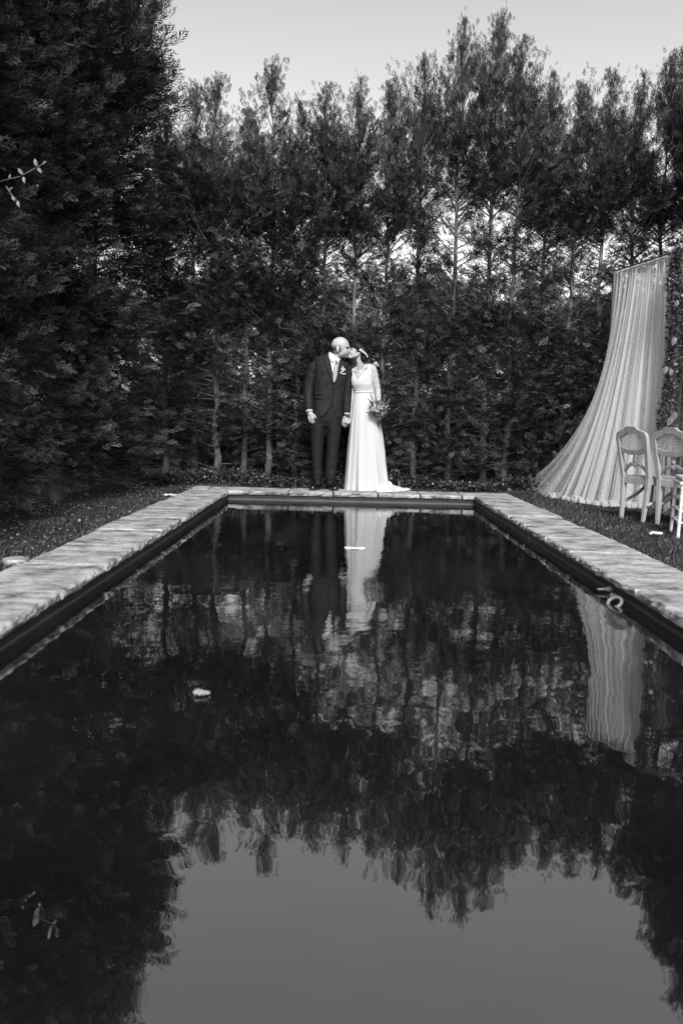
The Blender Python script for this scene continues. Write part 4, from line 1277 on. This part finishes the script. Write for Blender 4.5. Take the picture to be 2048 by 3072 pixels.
gar = empty('garland', (corner.x, corner.y, GZ)); tag(gar, 'leafy garland wound around the arbour post at the right picture edge', 'garland')
r5 = np.random.default_rng(17)
n = 4200
z = r5.uniform(.78, HZ + .03, n); a = r5.uniform(0, 6.28, n); rd = .03 + .055 * r5.random(n) ** .6 * (1 + .25 * np.sin(z * 9))
c = np.stack([corner.x - .02 + rd * np.cos(a) + .02 * np.sin(z * 5), corner.y + rd * np.sin(a), z], 1)
fo = obj('foliage', leaf_soup('foliage', c, r5.uniform(.018, .042, n), r5, M_GARL, .3, .4, 1.8), gar); fo.matrix_parent_inverse = gar.matrix_basis.inverted()
for (px, py, L) in ((2022, 1010, .09), (1998, 1098, .085), (2010, 1105, .08), (2012, 1250, .10), (2022, 1235, .09), (2030, 900, .07)):
    rr1 = P(px, py, corner.y - .09); m = MB()
    m.add(*blade(rr1, (random.uniform(-.4, .3), -.25, -1), (0, -1, .2), L, L * .3))
    o = m.build('leaf', mat('broad_leaf', .13, .4, .2, 20), gar, True); o.matrix_parent_inverse = gar.matrix_basis.inverted()

# ------------------------------------------------------------------ chairs
M_CHAIR = mat('painted_wood', .31, .55, .18, 14, .12, 50, .3, stretch=(1, 1, .3))
M_CANE = mat('cane', .5, .6, .2, 40)
def bar(m, pts, secs):
    """rectangular section along pts (x, y, z); secs (wx, wy)"""
    V, F = [], []
    for (x, y, z), (wx, wy) in zip(pts, secs):
        for a, b in ((-1, -1), (1, -1), (1, 1), (-1, 1)):
            V.append((x + a * wx / 2, y + b * wy / 2, z))
    for j in range(len(pts) - 1):
        for k in range(4):
            a, b = j * 4 + k, j * 4 + (k + 1) % 4; F.append((a, b, b + 4, a + 4))
    F.append((3, 2, 1, 0)); q = (len(pts) - 1) * 4; F.append((q, q + 1, q + 2, q + 3))
    m.add(V, F)
def yb(z): return -.095 * max(0, z - .42) / .42      # recline of the back
def strip(m, xs, zu, zl, th=.030):
    V, F = [], []
    for x, a, b in zip(xs, zu, zl):
        for z in (a, b):
            V += [(x, yb(z) - th / 2, z), (x, yb(z) + th / 2, z)]
    for j in range(len(xs) - 1):
        q = j * 4
        F += [(q, q + 4, q + 5, q + 1), (q + 2, q + 3, q + 7, q + 6), (q, q + 2, q + 6, q + 4), (q + 1, q + 5, q + 7, q + 3)]
    e = (len(xs) - 1) * 4
    F += [(0, 1, 3, 2), (e, e + 2, e + 3, e + 1)]
    m.add(V, F)
def cane_chair():
    t = empty('cane_chair')
    W_ = .165
    for s in (-1, 1):
        m = MB(); bar(m, [(s * .135, -.02, 0), (s * .146, -.008, .20), (s * .156, 0, .40), (s * .166, yb(.6), .60), (s * .174, yb(.77), .77)],
                      [(.028, .030), (.038, .042), (.042, .048), (.038, .044), (.034, .038)])
        bevel_mod(m.build('back_leg', M_CHAIR, t), .004)
        m = MB(); bar(m, [(s * .185, .385, 0), (s * .19, .385, .30), (s * .19, .385, .40)], [(.024, .024), (.036, .036), (.042, .042)])
        bevel_mod(m.build('front_leg', M_CHAIR, t), .004)
        m = MB(); m.tube([(s * .165, -.02, .155), (s * .168, .08, .185), (s * .175, .18, .225), (s * .183, .28, .285), (s * .188, .35, .36)], [(.013, .017)] * 5, 8)
        m.build('side_brace', M_CHAIR, t, True)
        m = MB(); m.add([(s * .150, .02, .345), (s * .178, .02, .345), (s * .205, .37, .345), (s * .175, .37, .345), (s * .150, .02, .398), (s * .178, .02, .398), (s * .205, .37, .398), (s * .175, .37, .398)],
                        [(3, 2, 1, 0), (4, 5, 6, 7), (0, 1, 5, 4), (1, 2, 6, 5), (2, 3, 7, 6), (3, 0, 4, 7)])
        bevel_mod(m.build('seat_rail', M_CHAIR, t), .003)
    m = MB(); m.box((0, 0, .372), (.295, .030, .062)); bevel_mod(m.build('seat_rail', M_CHAIR, t), .003)
    m = MB(); m.box((0, .385, .372), (.345, .030, .062)); bevel_mod(m.build('seat_rail', M_CHAIR, t), .003)
    V = [(-.165, -.004, .399), (.165, -.004, .399), (.215, .41, .399), (-.215, .41, .399), (-.165, -.004, .412), (.165, -.004, .412), (.215, .41, .412), (-.215, .41, .412)]
    m = MB(); m.add(V, [(3, 2, 1, 0), (4, 5, 6, 7), (0, 1, 5, 4), (1, 2, 6, 5), (2, 3, 7, 6), (3, 0, 4, 7)])
    seat = bevel_mod(m.build('seat', M_CHAIR, t), .003)
    m = MB()
    for i in range(19):
        y = .04 + i * .0185; wd = lerp(.13, .17, i / 18); m.box((0, y, .4135), (wd * 2, .008, .004))
    for i in range(17):
        f = i / 16 * 2 - 1; m.add([(f * .13 - .004, .035, .4165), (f * .13 + .004, .035, .4165), (f * .17 + .004, .38, .4165), (f * .17 - .004, .38, .4165)], [(0, 1, 2, 3)])
    m.build('seat_cane', M_CANE, seat)
    ux = [-.188, -.186, -.170, -.13, -.09, -.066, -.050, .050, .066, .09, .13, .170, .186, .188]
    uz = [.745, .785, .812, .826, .838, .856, .866, .866, .856, .838, .826, .812, .785, .745]
    lz = [.735, .745, .758, .768, .782, .798, .808, .808, .798, .782, .768, .758, .745, .735]
    m = MB(); strip(m, ux, uz, lz, .034); bevel_mod(m.build('top_rail', M_CHAIR, t), .004)
    xs = np.linspace(-.158, .158, 13); m = MB(); zc = .632 + .030 * (xs / .158) ** 2
    strip(m, xs, zc + .022, zc - .024, .030); bevel_mod(m.build('lower_back_rail', M_CHAIR, t), .003)
    for s in (-1, 1):
        q = np.linspace(0, 1, 8); x = s * (.022 + .13 * q); z = .530 - .085 * q ** 1.7
        m = MB(); strip(m, x, z + .014, z - .016, .024); bevel_mod(m.build('scroll_arm', M_CHAIR, t), .003)
    m = MB(); m.ellipsoid((0, yb(.56), .566), .026, .014, .026, n=14, m=8); m.ellipsoid((0, yb(.52), .522), .030, .014, .030, n=14, m=8); m.ellipsoid((0, yb(.6), .600), .010, .010, .014, n=10, m=6)
    m.build('carved_ornament', M_CHAIR, t, True)
    m = MB(); pit = .0128
    up_ = lambda x: interp(x, ux, lz) + .006
    lo_ = lambda x: .650 + .030 * (x / .158) ** 2
    for i in range(-12, 13):
        x = i * pit; a, b = lo_(x), up_(x)
        m.box((x, (yb(a) + yb(b)) / 2, (a + b) / 2), (.0040, .003, b - a), Matrix.Rotation(math.atan(.095 / .42), 3, 'X'))
    for j in range(16):
        z = .652 + j * pit
        xs_ = [i * .004 for i in range(-40, 41) if lo_(i * .004) < z < up_(i * .004)]
        if xs_: m.box((0, yb(z) - .003, z), (max(xs_) * 2, .002, .0040))
    m.build('cane_panel', M_CANE, t)
    return t
def place_chair(t, leftleg, ang, sc=1.0):
    """stand a chair with its left back foot on the given spot, facing ang degrees right of straight ahead"""
    a = -RAD(ang); t.rotation_euler = (0, 0, a); t.scale = (sc, sc, sc)
    off = Matrix.Rotation(a, 3, 'Z') @ (Vector((-.135, -.02, 0)) * sc)
    t.location = leftleg - off; t.location.z = GZ
ch1 = cane_chair(); ch2 = copy_tree(ch1)
tag(ch1, 'painted cane-back chair standing left of its twin, in front of the curtain', 'chair', 'cane chairs on the lawn')
tag(ch2, 'painted cane-back chair standing right of its twin, partly behind the turned chair', 'chair', 'cane chairs on the lawn')
place_chair(ch1, G(1862, 1557, GZ), 66); place_chair(ch2, G(1970, 1573, GZ), 62)

M_BAMB = mat('white_lacquer', .55, .4, .08, 12, 0, 1, .4)
def turned(m, p0, p1, r0, rings):
    p0, p1 = Vector(p0), Vector(p1); pts, rr_ = [], []
    N = 60
    for i in range(N + 1):
        q = i / N; b = r0
        for c in rings:
            b += .005 * math.exp(-((q - c) / .012) ** 2)
        pts.append(p0.lerp(p1, q)); rr_.append(b)
    m.tube(pts, rr_, 10)
tc_ = empty('turned_chair'); tag(tc_, 'white ring-turned chair cut off by the right picture edge', 'chair')
HW = .19
for (x, y) in ((-HW, HW), (HW, HW), (-HW, -HW), (HW, -HW)):
    m = MB(); back_leg = y < 0
    turned(m, (x * 1.06, y * 1.06, 0), (x, y, .43 if not back_leg else .92), .0135, (.3, .52, .75, .92) if not back_leg else (.14, .26, .36, .44, .6, .8, .97))
    m.build('leg', M_BAMB, tc_, True)
for z in (.13, .22, .31):
    for (a, b) in (((-HW, HW), (HW, HW)), ((-HW, -HW), (HW, -HW)), ((-HW, -HW), (-HW, HW)), ((HW, -HW), (HW, HW))):
        m = MB(); turned(m, (a[0] * 1.03, a[1] * 1.03, z), (b[0] * 1.03, b[1] * 1.03, z), .008, (.2, .5, .8)); m.build('stretcher', M_BAMB, tc_, True)
m = MB(); m.box((0, 0, .435), (.43, .43, .03)); bevel_mod(m.build('seat', M_BAMB, tc_), .012, 3)
m = MB(); m.box((0, 0, .468), (.40, .40, .035)); bevel_mod(m.build('cushion', M_WHITE, tc_), .016, 4)
for z in (.62, .74, .86):
    m = MB(); turned(m, (-HW, -HW, z), (HW, -HW, z), .010, (.25, .5, .75)); m.build('back_rail', M_BAMB, tc_, True)
for i in range(7):
    x = -HW + HW * 2 * (i + 1) / 8; m = MB(); turned(m, (x, -HW, .62), (x, -HW, .86), .007, (.5,)); m.build('spindle', M_BAMB, tc_, True)
lg = G(2031, 1618, GZ); aa = RAD(75); tc_.rotation_euler = (0, 0, aa)
off = Matrix.Rotation(aa, 3, 'Z') @ Vector((-HW * 1.06, HW * 1.06, 0)); tc_.location = (lg.x - off.x, lg.y - off.y, GZ)

# ------------------------------------------------------------------ small things
def crumple(name, c, L, W_, H_, seed, mt, label, cat, n=14):
    r = random.Random(seed); rows_ = []
    for j in range(n):
        row = []
        for i in range(n):
            a, b = i / (n - 1) * 2 - 1, j / (n - 1) * 2 - 1
            k = math.sqrt(max(0, 1 - .5 * b * b)), math.sqrt(max(0, 1 - .5 * a * a))
            row.append(Vector((c.x + a * L / 2 * k[0] + r.uniform(-.05, .05) * L, c.y + b * W_ / 2 * k[1] + r.uniform(-.05, .05) * W_, c.z + .003 + r.random() * H_)))
        rows_.append(row)
    o = patch(name, rows_, mt, None, .001, False); return tag(o, label, cat)
M_PAPER = mat('paper', .6, .7, .2, 40)
M_LEAFY = mat('bleached_leaf', .26, .7, .4, 60)
crumple('paper_scrap', G(1966, 1604, GZ + .02), .10, .07, .02, 2, M_PAPER, 'crumpled white scrap lying on the lawn below the chairs', 'scrap')
crumple('paper_scrap', G(515, 1488, GZ + .015), .17, .10, .02, 3, M_PAPER, 'pale torn scrap on the grass beside the far left pool corner', 'scrap')
crumple('floating_leaf', G(604, 2085, WZ + .001), .055, .04, .012, 4, M_LEAFY, 'pale curled leaf floating on the left half of the pool', 'leaf', 9)
pc = G(1064, 1646, WZ); m = MB(); V = [Vector((pc.x + .076 * math.cos(a) * (1 + .06 * math.sin(5 * a)), pc.y + .055 * math.sin(a), WZ + .006 + .003 * math.sin(3 * a))) for a in np.linspace(0, 6.283, 28, endpoint=False)]
V2 = [v - Vector((0, 0, .004)) for v in V]; k = len(V)
m.add(V + V2, [tuple(range(k)), tuple(range(2 * k - 1, k - 1, -1))] + [(i, i + k, (i + 1) % k + k, (i + 1) % k) for i in range(k)])
tag(m.build('floating_petal', M_PAPER), 'flat white petal floating in the reflection of the bride\'s dress', 'petal')
cl = G(50, 1690, GZ); m = MB(); m.tube([(cl.x, cl.y, GZ), (cl.x, cl.y, GZ + .022), (cl.x, cl.y, GZ + .03)], [.075, .075, .068], 28)
tag(m.build('drain_cover', M_STONE), 'round pale cover in the grass at the left picture edge beside the coping', 'cover')
# fittings on the right pool wall
def wall_pt(py, px): # point on the right wall under the coping
    r = ray(px, py); t = PX1 / r.x; return Vector((PX1, r.y * t, CAM_Z + r.z * t))
M_FIT = mat('galvanised', .17, .45, .2, 30)
w1 = wall_pt(1786, 1850); ring_ = empty('mooring_ring', w1); tag(ring_, 'pale ring on a bolt at the waterline of the right pool wall', 'ring')
m = MB(); m.tube([(0.01, 0, .0), (-.03, 0, .0)], [.010, .010], 12); m.ellipsoid((-.032, 0, .0), .009, .014, .014, n=12, m=8); m.build('bolt', M_FIT, ring_, True)
rc_ = G(1842, 1808, WZ + .012) - w1; m = MB(); N = 36
Rt = Matrix.Rotation(RAD(-38), 3, 'Y') @ Matrix.Rotation(RAD(15), 3, 'X')
m.tube([rc_ + Rt @ Vector((.036 * math.cos(a), .044 * math.sin(a), 0)) for a in np.linspace(0, 2 * math.pi, N + 1)], .009, 10, caps=False); m.build('ring', M_FIT, ring_, True)
for (px, py, L, lab) in ((1836, 1768, .085, 'horizontal peg in the right pool wall above the pale ring'), (1517, 1577, .03, 'small knob in the right pool wall near its far end'), (1590, 1616, .02, 'tiny knob in the right pool wall between the far knob and the peg')):
    q = wall_pt(py, px); m = MB(); m.tube([q, q + Vector((-L * .35, 0, 0)), q + Vector((-L * .36, 0, 0)), q + Vector((-L, 0, -.002))], [.016, .016, .008, .007], 12)
    tag(m.build('wall_peg', M_FIT, None, True), lab, 'peg')
# pale climbing shoots on the left hedge
def shoot(pts, leaves, label):
    m = MB(); p = [P(*q) for q in pts]; o = empty('vine_shoot', p[0]); tag(o, label, 'vine'); inv = o.matrix_basis.inverted()
    m.tube(p, [.004] + [.003] * (len(p) - 2) + [.0015], 6); s = m.build('stem', M_PALE_STEM, o, True); s.matrix_parent_inverse = inv
    for (px, py, Y, dx, dz, L) in leaves:
        m = MB(); m.add(*blade(P(px, py, Y), (dx, -.4, dz), (0, -1, .4), L, L * .24)); q = m.build('leaf', M_PALE_LEAF, o); q.matrix_parent_inverse = inv
M_PALE_STEM = mat('pale_stem', .14, .6); M_PALE_LEAF = mat('pale_leaf_solid', .16, .5, .15, 30)
shoot([(0, 545, 5.0), (60, 530, 4.95), (128, 493, 4.9)], [(70, 525, 4.93, -.5, .8, .045), (72, 530, 4.93, .2, -1, .04), (112, 500, 4.9, -.2, 1, .045), (114, 503, 4.9, .7, -.8, .04), (30, 538, 4.97, .2, 1, .03), (128, 493, 4.9, .8, .6, .03)], 'pale leafy vine shoot reaching right from the left hedge near the picture edge')
shoot([(20, 560, 5.0), (38, 588, 4.97), (56, 606, 4.95)], [(38, 588, 4.95, .5, -.8, .035), (54, 602, 4.94, .3, -1, .04), (28, 572, 4.97, .6, .5, .03)], 'short drooping pale vine shoot below the longer shoot on the left hedge')
lv = [(345, 1000), (352, 1020), (356, 1035), (350, 1062), (330, 1115), (345, 1125), (368, 1150), (374, 1160), (340, 1140), (360, 1128)]
shoot([(330, 985, 8.3), (352, 1030, 8.25), (345, 1080, 8.25), (372, 1160, 8.25)], [(a, b, 8.2, random.uniform(.2, 1), random.uniform(-.8, .1), random.uniform(.05, .09)) for a, b in lv], 'pale-leaved climber on the far end of the left hedge')
